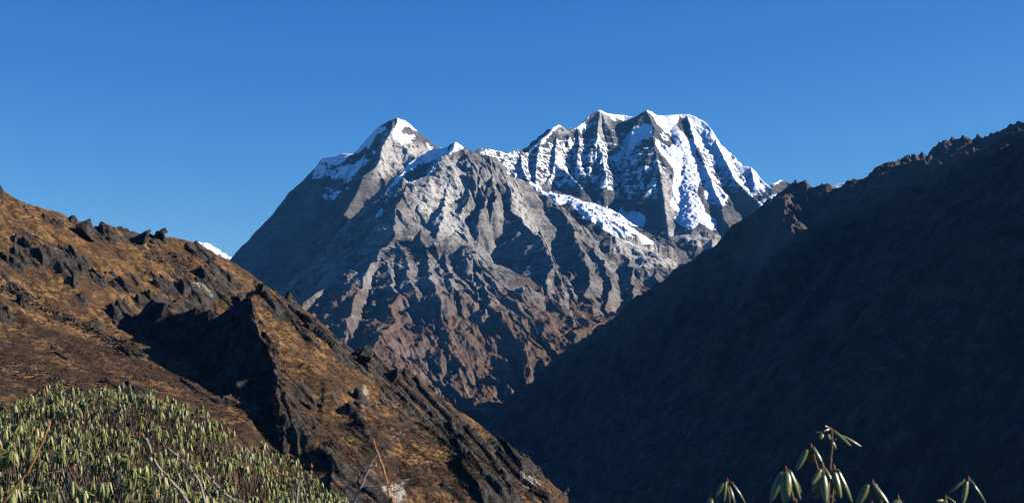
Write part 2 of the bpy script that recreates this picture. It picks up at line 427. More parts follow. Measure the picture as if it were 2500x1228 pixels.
    full = [
     z1([(1270,90),(1320,90),(1460,215),(1420,225),(1345,180),(1330,240),(1420,235),(1440,270),(1390,310),(1320,330),(1290,300),(1250,250),(1250,200),(1285,160)]),
     z1([(715,380),(735,380),(945,350),(1120,175),(1200,175),(1210,200),(1130,260),(1090,330),(1030,370),(960,400),(900,440),(850,475),(800,480),(740,460),(690,460)]),
     z1([(860,650),(960,610),(1030,540),(1010,570),(900,665)]), z1([(1490,290),(1575,345),(1540,370),(1510,335)]), z1([(1370,410),(1420,430),(1375,452)]),
     z1([(1030,440),(1060,400),(1040,460)]), z1([(1050,340),(1150,360),(1120,400)]), z1([(710,905),(725,870),(740,875)]), z1([(790,720),(815,700),(800,722)]),
     zN([(20,510),(40,470),(240,300),(340,200),(410,240),(340,265),(260,340),(210,430),(120,460),(50,510)]),
     zN([(430,265),(560,215),(670,80),(750,55),(880,110),(1090,130),(1150,110),(1100,170),(1000,185),(890,195),(830,150),(760,105),(680,110),(590,220),(620,220),(740,150),(730,200),(580,340),(540,280),(440,300)]),
     zN([(1190,190),(1300,240),(1300,350),(1200,385),(1120,400),(1080,500),(1000,540),(940,555),(880,700),(850,740),(870,660),(960,480),(1010,330),(1100,240)]),
     zN([(1250,480),(1300,430),(1310,520),(1270,530)]), zN([(700,385),(780,490),(740,480),(690,410)]), zN([(1210,900),(1260,830),(1250,890)]), zN([(1020,940),(1060,890),(1150,880),(1130,910)]),
     z3([(200,60),(240,40),(280,50),(330,80),(520,75),(600,85),(690,145),(720,200),(640,160),(560,110),(500,120),(480,150),(540,260),(600,280),(640,330),(600,380),(640,430),(720,520),(830,610),(920,730),(960,755),(900,730),(830,640),(740,580),(640,600),(620,700),(680,780),(680,820),(770,880),(780,960),(730,970),(680,930),(640,900),(600,950),(560,965),(500,930),(440,880),(480,830),(410,780),(430,690),(440,570),(440,500),(330,370),(300,300),(310,260),(400,330),(440,310),(430,260),(380,230),(330,180),(290,110),(240,80),(190,100)]),
     z3([(560,75),(650,100),(730,150),(760,250),(830,330),(910,420),(860,450),(770,400),(700,310),(640,250),(600,180)]),
     z3([(895,420),(1035,450),(1080,510),(1000,497),(920,482)]), z3([(870,600),(900,530),(970,580),(900,620)]), z3([(1090,560),(1165,600),(1155,620)]), z3([(1010,690),(1060,660),(1040,720)]),
     z3([(1060,765),(1100,720),(1240,680),(1160,810),(1095,855),(1080,790)]), z3([(1170,615),(1240,565),(1310,585),(1340,605),(1280,598),(1180,632)]),
     zN([(40,800),(130,780),(180,880),(330,900),(460,940),(600,990),(700,1070),(800,1120),(900,1140),(1030,1228),(1170,1310),(1290,1410),(1220,1450),(1090,1370),(900,1300),(800,1210),(740,1140),(640,1085),(540,1030),(440,1010),(380,1030),(310,1060),(240,950),(140,900)]),
     zN([(690,1030),(750,965),(820,1040),(860,1015),(930,1090),(980,1045),(1040,1090),(1110,1065),(1220,1140),(1200,1260),(1100,1240),(1000,1200),(880,1110),(720,1070)]),
     [(1385,492),(1430,490),(1475,512),(1530,545),(1600,592),(1585,612),(1530,592),(1470,560),(1415,525)],
     [(1980,476),(1990,462),(2025,448),(2080,436),(2140,424),(2140,436),(2090,450),(2050,462),(2025,462)],
    ]
    half = [
     z1([(850,480),(960,470),(1000,520),(960,590),(880,520)]), z1([(620,610),(670,500),(760,510),(720,600)]), z1([(1250,200),(1440,240),(1440,300),(1300,340)]),
     z1([(700,760),(720,600),(900,640),(860,760)]), z1([(960,420),(1150,330),(1130,420),(1040,520)]),
     zN([(0,520),(300,330),(450,320),(640,330),(1000,220),(1280,400),(1350,700),(1370,900),(1250,920),(800,900),(600,840),(550,830),(200,850),(-300,780),(-500,460)]),
     zN([(540,830),(800,890),(1370,890),(1395,1010),(1000,985),(700,930)]), zN([(180,840),(540,830),(700,930),(500,920),(300,880)]),
     zN([(200,640),(300,690),(380,750),(390,850),(200,830)]), zN([(390,720),(550,770),(560,840),(390,830)]),
     zN([(-480,450),(0,480),(80,700),(-100,760),(-250,640)]),
     z3([(560,110),(690,130),(770,300),(880,430),(1190,640),(1195,690),(1000,560),(870,470),(700,330)]), z3([(480,100),(700,200),(890,450),(1180,640),(1190,700),(1060,740),(920,720),(700,560),(560,280)]), z3([(1180,600),(1330,600),(1200,680)]),
     z3([(640,600),(740,590),(900,740),(800,860),(660,760)]), z3([(300,370),(440,500),(440,600),(340,520)]), z3([(330,170),(440,260),(440,330),(310,280)]),
    ]
    most = [z1([(690,430),(850,465),(960,425),(1080,360),(1040,470),(980,560),(900,640),(830,600),(700,610),(625,610),(650,520)]), z1([(1240,230),(1440,230),(1470,300),(1320,360),(1250,300)]),
            z3([(480,100),(600,60),(720,80),(820,220),(930,400),(1080,480),(1210,620),(1190,700),(1060,700),(900,620),(760,500),(640,340),(560,220)]),
            z3([(620,560),(740,580),(900,720),(820,800),(660,720)])]
    fm = polymask(jx, jy, full).astype(np.float32)
    hm = polymask(jx, jy, half).astype(np.float32)
    mm = blur(polymask(jx, jy, most).astype(np.float32), 4)
    fm = blur(fm, 1); hm = blur(hm, 4)
    stripe = np.clip(0.5 + 0.5 * flute + 0.5 * fbm(X / 40, Y / 40, 3, 71), 0, 1.2)
    lsnow = smooth(0.72, 1.0, step) * 0.25
    rib = smooth(0.45, 1.0, ridged(S / 52 + D / 300, D / 260, 4, 73)) * (1 - 0.9 * glac)
    T.attr["snow"] = np.clip(np.maximum(fm * (0.98 - 0.34 * rib), np.maximum(mm * (0.36 + 0.30 * stripe), hm * (0.08 + 0.42 * stripe + lsnow))), 0, 1) - 0.25 * (1 - np.maximum(np.maximum(fm, mm), hm))
    T.attr["veg"] = np.clip((640 - H2) / 500 - 0.35, -1, 0.3)
    T.attr["tan"] = blur(polymask(jx, jy, [zN([(740,110),(850,130),(830,260),(750,420),(710,380),(740,250)]), zN([(330,260),(430,250),(420,320),(340,320)]), zN([(300,480),(390,480),(370,640),(300,600)]),
        z3([(690,165),(740,220),(755,270),(700,220)]), z3([(350,480),(440,560),(440,860),(390,950),(360,700)]), z1([(1190,220),(1290,220),(1440,300),(1540,370),(1400,440),(1200,560),(1110,600),(1150,430)]),
        z3([(0,1000),(100,1020),(300,1060),(500,1180),(480,1228),(0,1228)]), z3([(380,960),(980,1020),(900,1080),(700,1100),(400,1000)])]).astype(np.float32), 3)
    T.attr["pale"] = 0.9 * T.attr["tan"]  # same sunlit rock lightened further: light painted into the colour
    T.build("snow_mountain", mat_mountain("snow_mountain", (0.17, 0.16, 0.15), (0.055, 0.054, 0.056), (0.10, 0.07, 0.05), (0.07, 0.05, 0.035), 0.028))
    return T

# ---- the grey rock mountain in front of them
def build_rock():
    T = Terrain(500, 1790, nn(860), 3900, 7500, nn(1150))
    X, Y = T.X, T.Y
    wx = X + 34 * fbm(X / 300, Y / 300, 3, 111) + 17 * fbm(X / 85, Y / 85, 3, 115)
    wy = Y + 60 * fbm(X / 300, Y / 300, 3, 112) + 26 * fbm(X / 85, Y / 85, 3, 116)
    rd = [
     # summit crest, left to right
     (P3([(1040,378,7150),(1061,367,7110),(1097,357,7040),(1112,349,7000),(1133,364,7020),(1146,367,7030),(1158,373,7050),(1175,380,7070),(1192,382,7080),(1210,387,7090),(1221,404,7100),(1247,432,7140),(1270,440,7170),(1292,450,7200),(1307,470,7190),(1335,478,7160),(1349,504,7110),(1372,515,7050),(1392,538,6950),(1399,556,6890)]), 1.1, 1.2),
     (P3([(1040,378,7150),(1000,405,7000),(964,443,6850),(941,472,6700),(912,540,6450),(880,600,6200),(840,660,5900),(800,720,5500),(740,800,5000)]), 0.8, 1.1),
     # A: the long left edge between light and shade
     (P3([(1112,349,7000),(1084,393,6850),(1058,432,6700),(1016,442,6600),(990,471,6450),(968,510,6250),(953,577,5950),(935,606,5800),(918,640,5620)]), 0.5, 1.0, 0, 900),
     (P3([(918,640,5620),(902,646,5560),(876,705,5300),(858,760,5080),(848,790,4960)]), 2.4, 0.75),
     (P3([(800,704,5500),(770,726,5400),(740,746,5300),(711,768,5200)]), 2.0, 0.8),
     (P3([(935,620,5750),(950,680,5450),(967,720,5250),(945,748,5120),(963,781,4980),(935,830,4800),(910,858,4680),(860,930,4400)]), 0.8, 0.78),
     (P3([(963,781,4980),(985,850,4850),(1000,920,4740),(1020,1000,4640),(1060,1230,4400)]), 0.8, 1.1),
     # face ribs
     (P3([(975,600,5820),(1008,705,5300),(1028,744,5180),(1050,810,5050),(1068,890,4900),(1085,960,4780),(1120,1040,4660),(1150,1260,4430)]), 0.6, 0.85),
     (P3([(1020,560,5950),(1042,640,5580),(1061,712,5240),(1081,781,5070),(1106,817,5010),(1134,891,4880),(1150,950,4790),(1185,1045,4680),(1215,1260,4470)]), 0.65, 1.1),
     (P3([(1085,600,5800),(1100,700,5330),(1120,770,5120),(1148,845,4960),(1175,900,4880),(1200,950,4810),(1215,1000,4760),(1245,1220,4540)]), 0.65, 1.1),
     (P3([(1140,620,5750),(1170,690,5430),(1205,745,5200),(1235,800,5060),(1262,850,4980),(1290,910,4900),(1310,960,4840),(1350,1160,4640)]), 0.6, 0.9),
     (P3([(1160,640,5650),(1210,700,5420),(1250,730,5300),(1285,770,5150),(1310,830,5030),(1335,880,4950),(1380,1050,4760)]), 0.6, 0.9),
     # upper face ribs below the summit
     (P3([(1133,364,7020),(1112,410,6820),(1098,450,6650),(1085,500,6420),(1070,560,6120),(1050,600,5900)]), 0.9, 0.8),
     (P3([(1146,367,7030),(1138,410,6840),(1142,450,6680),(1136,485,6520),(1126,515,6390)]), 2.2, 1.15),
     (P3([(1175,380,7070),(1165,430,6820),(1172,480,6580),(1165,530,6320)]), 1.9, 1.2),
     (P3([(1200,384,7085),(1195,430,6860),(1205,470,6650),(1195,500,6480)]), 2.0, 1.2),
     (P3([(1115,568,5830),(1150,598,5780),(1185,625,5740),(1215,662,5680),(1246,698,5620),(1300,735,5560),(1348,757,5520),(1405,782,5480)]), 1.2, 0.6),
     # C, D, E, F: the stepped ribs on the right, each with a shaded left wall
     (P3([(1221,404,7100),(1235,438,6960),(1247,472,6800),(1250,512,6600),(1275,549,6420),(1301,564,6320),(1313,573,6260),(1333,610,6080),(1356,649,5900),(1342,665,5800),(1339,703,5600),(1353,744,5420),(1390,775,5260)]), 2.3, 0.78),
     (P3([(1399,556,6890),(1406,590,6700),(1427,618,6540),(1435,642,6400),(1433,690,6120),(1437,730,5880),(1450,770,5680)]), 1.3, 0.8),
     (P3([(1399,556,6890),(1410,577,6850),(1451,606,6780),(1472,632,6620),(1488,679,6350),(1496,705,6180),(1480,760,5850)]), 1.8, 1.1),
     (P3([(1451,606,6780),(1485,622,6850),(1516,618,6880),(1537,634,6830),(1545,659,6680),(1541,695,6440),(1557,738,6120),(1540,770,5850)]), 1.0, 1.0),
     (P3([(1545,659,6680),(1600,660,6700),(1650,668,6700),(1720,690,6650)]), 0.6, 0.8),
     (P3([(1600,660,6700),(1610,700,6400),(1620,740,6100)]), 0.9, 1.1),
     # valley apron and moraine
     (P3([(1400,760,5500),(1440,790,5280),(1400,830,5000)]), 0.3, 0.4, 0, 300),
     (P3([(1375,828,5050),(1400,812,5100),(1440,800,5180),(1500,775,5350),(1580,748,5600),(1700,715,5900)]), 0.3, 0.5, 0, 250),
    ]
    H, D, S = tents(wx, wy, rd)
    H = np.maximum(H, -330); T.attr['rid'] = np.floor(S / 9770.0)
    keep = smooth(0, 90, D) * 0.8 + 0.2
    er = erode(X, Y, H, T.A, T.YY, 260, 6, 0.085, 105, nb=7)
    H1 = H + er * keep * (0.75 + 0.5 * fbm(X / 400, Y / 400, 2, 135)) + keep * (16 * ridged(X / 170 + 0.3 * Y / 170, Y / 260, 5, 136, 0.55) + 20 * fbm(X / 150, Y / 190, 5, 137, 0.5))
    PX, PY = proj(X, Y, H)
    wall = blur(polymask(PX, PY, [[(1232,440),(1215,500),(1150,560),(1150,600),(1180,650),(1240,720),(1330,710),(1340,660),(1300,570),(1250,515)], [(1285,455),(1335,485),(1392,545),(1400,600),(1432,660),(1430,695),(1365,660),(1320,580),(1270,500)], [(1470,640),(1520,622),(1542,660),(1540,700),(1500,700)]]).astype(np.float32), 6)
    calm = blur(polymask(PX, PY, [[(1105,385),(1060,440),(1000,475),(968,520),(945,610),(1040,625),(1125,600),(1125,480)]]).astype(np.float32), 10)
    H1 = H + (H1 - H) * (1 - 0.82 * wall) * (1 - 0.5 * calm)
    b1, o1 = slabs(X, Y, 0, 0, R(130), 60, 2.6, 131, 0.5)
    b2, o2 = slabs(X, Y, 0, 0, R(120), 22, 2.4, 132, 0.5)
    H1 += keep * (1 - 0.8 * wall) * (1 - 0.4 * calm) * (26 * b1 + 11.0 * b2) * smooth(-0.5, 0.3, fbm(X / 260, Y / 260, 3, 133))
    H1 += 1.6 * fbm(X / 14, Y / 14, 3, 134) * keep
    T.H = H1.astype(np.float32)
    PX, PY = proj(X, Y, T.H)
    jx = PX + 6 * fbm(X / 50, Y / 50, 3, 161); jy = PY + 6 * fbm(X / 50, Y / 50, 3, 162)
    z1 = lambda l: [(550 + a / 3.07, 250 + b / 3.07) for a, b in l]
    full = [z1([(1560,350),(1680,315),(1650,390),(1560,440),(1500,460),(1430,480),(1300,600),(1200,670),(1290,540),(1380,440)]),
            z1([(1725,280),(1810,340),(1740,370),(1700,400),(1650,400)]), z1([(1170,790),(1195,840),(1110,895),(1105,870)]),
            z1([(1560,490),(1600,480),(1560,530),(1500,575),(1520,530)])]
    half = [z1([(1690,345),(1640,440),(1560,540),(1480,580),(1380,640),(1170,790),(1180,700),(1300,600),(1500,480)]), z1([(1600,330),(1690,330),(1660,400),(1540,440)])]
    fm = blur(polymask(jx, jy, full).astype(np.float32), 1); hm = blur(polymask(jx, jy, half).astype(np.float32), 3)
    str_ = np.clip(0.5 + 0.7 * ridged(S / 30, D / 200, 2, 165) * 0.5 + 0.4 * fbm(X / 30, Y / 30, 3, 166), 0, 1.2)
    T.attr["snow"] = np.clip(np.maximum(fm * 0.95, hm * (0.15 + 0.45 * str_)), 0, 1) - 0.4 * (1 - np.maximum(fm, hm))
    gx, gy = grad(blur(T.H, 2), T.A, T.YY); sl = np.hypot(gx, gy)
    low = smooth(600, 860, PY + 70 * fbm(X / 160, Y / 160, 4, 167))
    T.attr["veg"] = (low * (1.05 - 0.55 * smooth(0.55, 1.35, sl)) + 0.22 * fbm(X / 70, Y / 70, 4, 168) * low).astype(np.float32) - 0.08
    lit = polymask(jx, jy, [[(1100,380),(1140,420),(1140,560),(1060,560),(1000,480),(1060,430)], [(1020,440),(1130,560),(1130,600),(1000,520)], [(1230,410),(1260,440),(1300,540),(1340,610),(1310,575),(1260,530)]])  # pale rock face and rib flank, brightened with painted sunlight
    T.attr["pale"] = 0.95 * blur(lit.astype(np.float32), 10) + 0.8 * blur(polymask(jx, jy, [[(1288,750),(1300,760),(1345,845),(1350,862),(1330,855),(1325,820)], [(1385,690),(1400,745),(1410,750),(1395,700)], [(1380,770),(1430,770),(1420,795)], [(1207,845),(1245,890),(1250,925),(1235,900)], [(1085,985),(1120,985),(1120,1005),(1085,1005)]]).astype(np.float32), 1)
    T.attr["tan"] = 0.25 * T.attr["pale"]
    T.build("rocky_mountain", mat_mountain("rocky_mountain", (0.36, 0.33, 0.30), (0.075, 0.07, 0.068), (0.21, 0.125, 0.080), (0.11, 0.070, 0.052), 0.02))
    return T

# ---- the shaded mountainside on the right
def build_right():
    T = Terrain(930, 3300, nn(900), 700, 5400, nn(1150))
    X, Y = T.X, T.Y
    cr = 1 - 0.75 * np.exp(-((X - 700) / 170) ** 2 - ((Y - 3450) / 170) ** 2)
    wx = X + cr * 26 * fbm(X / 190, Y / 190, 3, 211) + 9 * fbm(X / 45, Y / 45, 3, 215)
    wy = Y + cr * 40 * fbm(X / 190, Y / 190, 3, 212) + 16 * fbm(X / 45, Y / 45, 3, 216)
    rd = [
     (P3([(9000,-1200,300),(6000,-800,600),(4500,-300,1000),(3800,-100,1300),(3250,20,1700),(2950,120,2000),(2750,215,2250),(2600,290,2500),(2500,333,2700),(2440,362,2830),(2390,372,2900),(2330,393,2980),(2260,398,3060),(2190,408,3150),(2143,425,3240),(2126,436,3300),(2095,444,3330),(2068,455,3360),(2048,466,3390),(2034,466,3400),(2017,449,3415),(2003,455,3425),(1989,460,3435),(1979,459,3445),(1965,450,3455),(1948,462,3470),(1938,457,3480),(1918,471,3500),(1900,476,3520),(1887,500,3545),(1870,528,3580),(1861,557,3610),(1829,578,3670),(1813,592,3700),(1784,609,3760),(1759,620,3810),(1750,630,3830),(1737,641,3860),(1712,644,3920),(1698,659,3950),(1673,676,4010),(1637,702,4090),(1600,733,4170),(1545,775,4290),(1496,809,4380),(1435,847,4480),(1374,891,4560),(1313,940,4620),(1272,980,4650),(1220,1030,4680),(1160,1075,4700),(1080,1140,4720),(900,1250,4750)]), 0.78, 0.95),
     # crest behind
     (P3([(a_, b_ + 9, c_) for a_, b_, c_ in [(2620,245,3600),(2500,299,3750),(2461,318,3800),(2427,328,3820),(2396,337,3840),(2383,331,3845),(2370,335,3850),(2355,328,3850),(2343,334,3855),(2331,332,3860),(2307,343,3860),(2290,350,3860),(2277,352,3860),(2260,369,3850),(2249,365,3850),(2229,367,3840),(2208,372,3830),(2171,398,3800),(2143,413,3750),(2126,434,3700)]]), 0.85, 0.95),
     # spurs on the face
     (P3([(1918,471,3500),(1918,495,3330),(1940,530,3130),(1950,562,2960),(1905,620,2860),(1862,665,2790),(1835,715,2720)]), 0.8, 1.3),
     (P3([(1965,450,3455),(1972,490,3380),(1990,520,3320),(2010,560,3240)]), 0.9, 1.3),
     (P3([(2126,436,3300),(2080,520,3080),(2030,640,2800),(1950,800,2450),(1850,1000,2100),(1700,1500,1500)]), 0.75, 0.8),
     (P3([(2330,393,2980),(2290,520,2650),(2240,700,2250),(2180,880,1950),(2120,1100,1680),(2020,1600,1200)]), 0.7, 0.85),
     (P3([(2500,333,2700),(2470,520,2300),(2420,700,1950),(2290,890,1640),(2340,985,1560),(2300,1150,1420),(2200,1700,1000)]), 0.7, 0.95),
     (P3([(1700,662,3945),(1660,760,3600),(1600,880,3250),(1520,1050,2850),(1400,1500,2200)]), 0.75, 0.85),
    ]
    H, D, S = tents(wx, wy, rd)
    H = np.maximum(H, -505)
    keep = smooth(0, 45, D) * 0.75 + 0.25
    er = erode(X, Y, H, T.A, T.YY, 120, 5, 0.075, 205, nb=5)
    b1, o1 = slabs(X, Y, 0, 0, R(120), 30, 2.2, 231, 0.45)
    b2, o2 = slabs(X, Y, 0, 0, R(110), 11, 2.0, 232, 0.5)
    PX, PY = proj(X, Y, H)
    rocky = np.clip(0.30 + blur(polymask(PX, PY, [[(1830,480),(1930,450),(2000,560),(1900,640),(1830,720),(1780,740),(1790,650),(1850,580)], [(2100,420),(2260,350),(2500,290),(2500,345),(2330,420),(2160,470)], [(1900,460),(2050,440),(2060,500),(1960,560)]]).astype(np.float32), 10), 0, 1)
    T.H = (H + er * keep + (0.2 + 0.8 * keep) * (20 * ridged(X / 210, Y / 300, 4, 236) + 14 * fbm(X / 90, Y / 130, 4, 237) - 14) + 5 * ridged(X / 26, Y / 60, 3, 238) * (1 - keep) * 1.2 + rocky * (15 * b1 + 7 * b2) * smooth(-0.3, 0.4, fbm(X / 130, Y / 130, 3, 233) + 1.2 * (rocky - 0.35)) + 0.7 * fbm(X / 9, Y / 9, 3, 234)).astype(np.float32)
    T.attr["snow"] = -0.6 + 0 * H
    T.attr["veg"] = (0.62 - 0.55 * (rocky - 0.35)).astype(np.float32)
    T.attr["tan"] = 0 * H; T.attr["pale"] = 0 * H
    T.build("mountain_slope", mat_mountain("mountain_slope", (0.15, 0.135, 0.125), (0.07, 0.068, 0.072), (0.10, 0.07, 0.05), (0.058, 0.047, 0.042), 0.03))
    return T

# ---- the sunlit brown hillside on the left
def build_hill():
    T = Terrain(-160, 1480, nn(900), 300, 1080, nn(1350), -1500)
    X, Y = T.X, T.Y
    wx = X + 3.0 * fbm(X / 45, Y / 45, 3, 311) + 0.8 * fbm(X / 9, Y / 9, 2, 315)
    wy = Y + 5.0 * fbm(X / 45, Y / 45, 3, 312) + 1.0 * fbm(X / 9, Y / 9, 2, 316)
    crest = P3([(-3500,-500,480),(-1600,50,560),(-900,230,640),(-400,340,700),(-100,430,745),(0,464,760),(37,485,766),(61,495,770),(102,509,777),(134,517,783),(157,531,787),(190,540,793),(224,550,799),(269,556,807),(310,563,814),(346,570,821),(391,578,829),(427,580,835),(448,584,838),(472,591,843),(509,608,849),(529,622,853),(541,627,855),(570,644,860),(600,672,866),(640,712,875),(690,760,890)])
    bench = P3([(-3500,600,330),(-900,720,500),(-400,742,590),(0,760,657),(200,768,702),(342,766,741),(480,760,785),(600,755,830),(700,760,870)])
    rd = [
     (crest, 0.9, 0.70),
     (bench, 0.5, 0.28, 0, 0, lambda x, y: 0.6 * np.maximum(0, x + 104) + 2.0 * np.maximum(0, (x + 121) * -0.376 + (y - 640) * 0.927 - 4) * smooth(-122, -100, x)),
     (P3([(240,812,724),(262,790,722),(285,777,718),(330,770,705),(342,764,702),(360,738,698),(374,730,695),(392,742,691),(407,744,688),(423,769,684),(448,764,678),(476,749,672),(490,764,669),(509,756,664),(525,774,660),(549,757,655),(575,745,648),(607,730,640)]), 0.9, 1.4),
     (P3([(607,730,640),(625,708,643),(642,710,644),(655,724,644),(672,739,645),(702,765,646),(741,800,649),(749,789,650),(779,813,652),(810,843,656),(857,869,661),(872,858,663),(883,851,664),(900,858,666),(930,889,669),(947,903,671),(956,894,673),(999,916,677),(1011,935,679),(1038,945,682),(1062,965,684),(1084,1012,687),(1092,1034,688),(1126,1056,690),(1150,1083,692),(1162,1094,693),(1190,1120,693),(1200,1119,694),(1227,1117,696),(1258,1122,698),(1278,1136,699),(1288,1163,698),(1300,1192,697),(1312,1219,696),(1324,1240,696),(1390,1420,696)]), 1.1, 0.78),
     (P3([(607,730,640),(625,782,624),(655,830,612),(659,870,602),(660,902,596),(700,915,600),(736,932,600),(752,955,592),(758,975,586),(752,1000,578),(745,1040,565),(760,1110,548),(790,1228,525),(820,1400,495)]), 0.62, 1.25),
     (P3([(850,1060,612),(874,1074,606),(908,1100,598),(917,1150,585),(925,1194,574),(930,1260,560),(935,1450,520)]), 0.6, 1.7),
     (P3([(700,1020,590),(730,1060,580),(740,1110,568),(720,1180,552),(700,1400,515)]), 0.7, 1.2),
     (P3([(980,960,664),(1000,1020,650),(1010,1080,636),(1050,1150,622),(1080,1400,580)]), 0.75, 1.1),
     (P3([(1090,1020,682),(1110,1080,664),(1130,1130,652),(1140,1200,636),(1150,1400,600)]), 0.75, 1.2),
     (P3([(1230,1112,694),(1225,1150,680),(1215,1190,670),(1230,1250,655),(1240,1450,610)]), 0.75, 1.3),
     (P3([(883,851,664),(900,890,652),(905,935,640),(900,980,628)]), 0.8, 1.1),
    ]
    H, D, S = tents(wx, wy, rd)
    floor = -60 - 0.11 * Y; T.attr['rid'] = np.floor(S / 9770.0)
    H = np.maximum(H, floor)
    er = erode(X, Y, H, T.A, T.YY, 46, 4, 0.05, 305, nb=5)
    keep = smooth(0, 14, D) * 0.8 + 0.2
    H0 = H + er * keep + 1.6 * fbm(X / 22, Y / 22, 3, 317) * keep
    PX, PY = proj(X, Y, H0)
    zl = lambda l: [(a / 4.0925, 450 + b / 4.0925) for a, b in l]
    zm = lambda l: [(300 + a / 4.0925, 500 + b / 4.0925) for a, b in l]
    jx = PX + 8 * fbm(X / 12, Y / 12, 2, 318); jy = PY + 8 * fbm(X / 12, Y / 12, 2, 319)
    strong = polymask(jx, jy, [zl([(150,520),(300,510),(520,600),(800,780),(900,850),(850,900),(560,800),(380,830),(220,780),(130,650)]), zl([(560,760),(640,760),(760,960),(740,1080),(650,980)]), zl([(900,880),(1080,930),(1050,1040),(930,1000)]),
        zl([(200,180),(290,240),(400,410),(340,380),(260,280)]), zl([(480,290),(620,340),(700,440),(560,420)]), zl([(1010,420),(1300,430),(1280,570),(1150,560)]), zl([(1430,470),(1637,520),(1637,600),(1520,580)]),
        zm([(160,650),(420,680),(560,650),(820,640),(1000,900),(1050,1010),(800,950),(560,900),(330,800)]), zm([(20,700),(100,700),(210,840),(120,820)]), zm([(620,380),(800,420),(950,540),(830,560),(700,520)]), zm([(830,550),(1000,640),(1100,780),(1050,1000),(960,800)]),
        zm([(1300,760),(1420,820),(1480,950),(1560,1010),(1340,930)]), zm([(0,960),(300,940),(520,1000),(820,1060),(1250,950),(1350,1200),(0,1200)])]).astype(np.float32)
    cliffs = polymask(jx, jy, [[(640,700),(700,750),(780,800),(900,850),(1060,950),(1170,1070),(1300,1110),(1350,1228),(1200,1228),(1100,1100),(980,980),(860,900),(720,810),(650,760)],
        [(640,760),(680,860),(680,900),(770,950),(790,1020),(760,1080),(680,1080),(640,1040)], [(820,1060),(940,1080),(960,1228),(800,1228)], [(930,880),(1010,960),(1000,1030),(930,980)], [(1100,1120),(1240,1100),(1340,1180),(1350,1228),(1150,1228)],
        [(340,740),(610,725),(660,830),(660,900),(740,930),(760,1000),(640,1040),(500,900),(350,820),(260,790)]]).astype(np.float32)
    strong, cliffs = blur(strong, 3), blur(cliffs, 3)
    nz = fbm(X / 26, Y / 26, 4, 320)
    bluff = blur(polymask(PX, PY, [[(280,780),(372,735),(480,752),(607,735),(655,830),(660,900),(740,935),(757,975),(640,1030),(560,960),(500,880),(400,840)], [(850,1080),(905,1095),(925,1240),(815,1240),(815,1120)]]).astype(np.float32), 4)
    rk = np.clip(0.80 * strong + 0.75 * cliffs + 0.6 * smooth(0.10, 0.45, nz) + 0.09, 0, 1)
    b1, o1 = slabs(X, Y, 0, 0, R(143), 10.5, 3.0, 331, 0.42)
    b2, o2 = slabs(X, Y, 0, 0, R(140), 4.4, 2.8, 332, 0.45)
    b3, o3 = slabs(X, Y, 0, 0, R(135), 1.7, 2.2, 333, 0.40)
    g1 = smooth(0.28, 0.65, rk); g2 = smooth(0.15, 0.6, rk)
    b4, o4 = slabs(X, Y, 0, 0, R(105), 17, 1.5, 334, 0.35)
    dH = (3.4 * b1 * g1 + 5.0 * b4 * smooth(0.4, 0.75, rk) * (1 + 0.7 * bluff) + 1.3 * b2 * g2 + 0.7 * b3 * (0.2 + 0.8 * g2)) * (1 - 0.5 * bluff) * (0.4 + 0.6 * smooth(0.3, 0.62, blur(np.hypot(*grad(H, T.A, T.YY)), 6)))
    tus = 0.34 * fbm(X / 2.4, Y / 2.4, 3, 335) + 0.5 * np.abs(fbm(X / 7, Y / 7, 3, 336))
    rock = np.clip(o4 * smooth(0.4, 0.75, rk) * 0.7 + o1 * g1 * 0.9 + o2 * g2 * 0.8 + 0.6 * o3 * g2, 0, 1)
    # grass keeps the flatter backs of the slabs
    T.H = (H0 + dH + tus).astype(np.float32)
    gx, gy = grad(T.H, T.A, T.YY)
    sl = np.hypot(gx, gy)
    steep = smooth(0.75, 1.25, sl)
    T.attr["rock"] = np.clip(0.35 * rock + 0.75 * steep * (0.25 + 0.75 * np.maximum(g2, smooth(1.1, 1.5, sl))), 0, 1)
    low = polymask(PX + 30 * fbm(X / 30, Y / 30, 2, 341), PY + 20 * fbm(X / 30, Y / 30, 2, 342), [[(-200,760),(0,730),(200,830),(330,860),(520,950),(660,1060),(700,1240),(-200,1240)], [(650,1030),(900,1000),(1100,1060),(1200,1140),(1300,1240),(640,1240)]]).astype(np.float32)
    T.attr["shrub"] = 0.2 + 0.28 * blur(low, 8)
    T.attr["pale"] = blur(polymask(jx, jy, [zm([(680,840),(740,830),(900,900),(890,920),(760,880)]), [(884,940),(896,950),(904,975),(890,962)], [(950,1045),(957,1045),(960,1058)], [(1270,1160),(1320,1180),(1318,1190),(1290,1195),(1268,1180)], [(935,1185),(985,1175),(990,1215),(950,1228),(935,1205)], [(680,838),(690,840),(684,848)]]).astype(np.float32), 1)
    m = M("brown_hillside", 0.95, 0.1)
    n1, n2, n3 = m.noise(0.05, 6, 0.65), m.noise(0.35, 6, 0.65), m.noise(1.4, 4, 0.6)
    along = m.noise(1.0, 5, 0.6, vec=m.vec(0.35, 1.1, 0.5, rot=(0, 0, R(-37))))
    grass = m.mix(m.map(n2, 0.42, 0.60), (0.090, 0.048, 0.022), (0.34, 0.188, 0.072))
    grass = m.mix(m.map(n1, 0.4, 0.6, 0.0, 0.85), grass, (0.075, 0.042, 0.023))
    grass = m.mix(m.map(along, 0.45, 0.7, 0.0, 0.65), grass, (0.055, 0.035, 0.022))
    grass = m.mix(m.map(n3, 0.5, 0.72, 0.0, 0.8), grass, (0.05, 0.032, 0.02))
    shn = m.math('ADD', m.attr("shrub"), m.math('MULTIPLY', m.math('SUBTRACT', m.noise(0.075, 6, 0.68), 0.5), 1.7))
    sh = m.map(shn, 0.42, 0.52)
    scol = m.mix(m.map(n2, 0.35, 0.6), (0.034, 0.020, 0.013), (0.072, 0.041, 0.025))
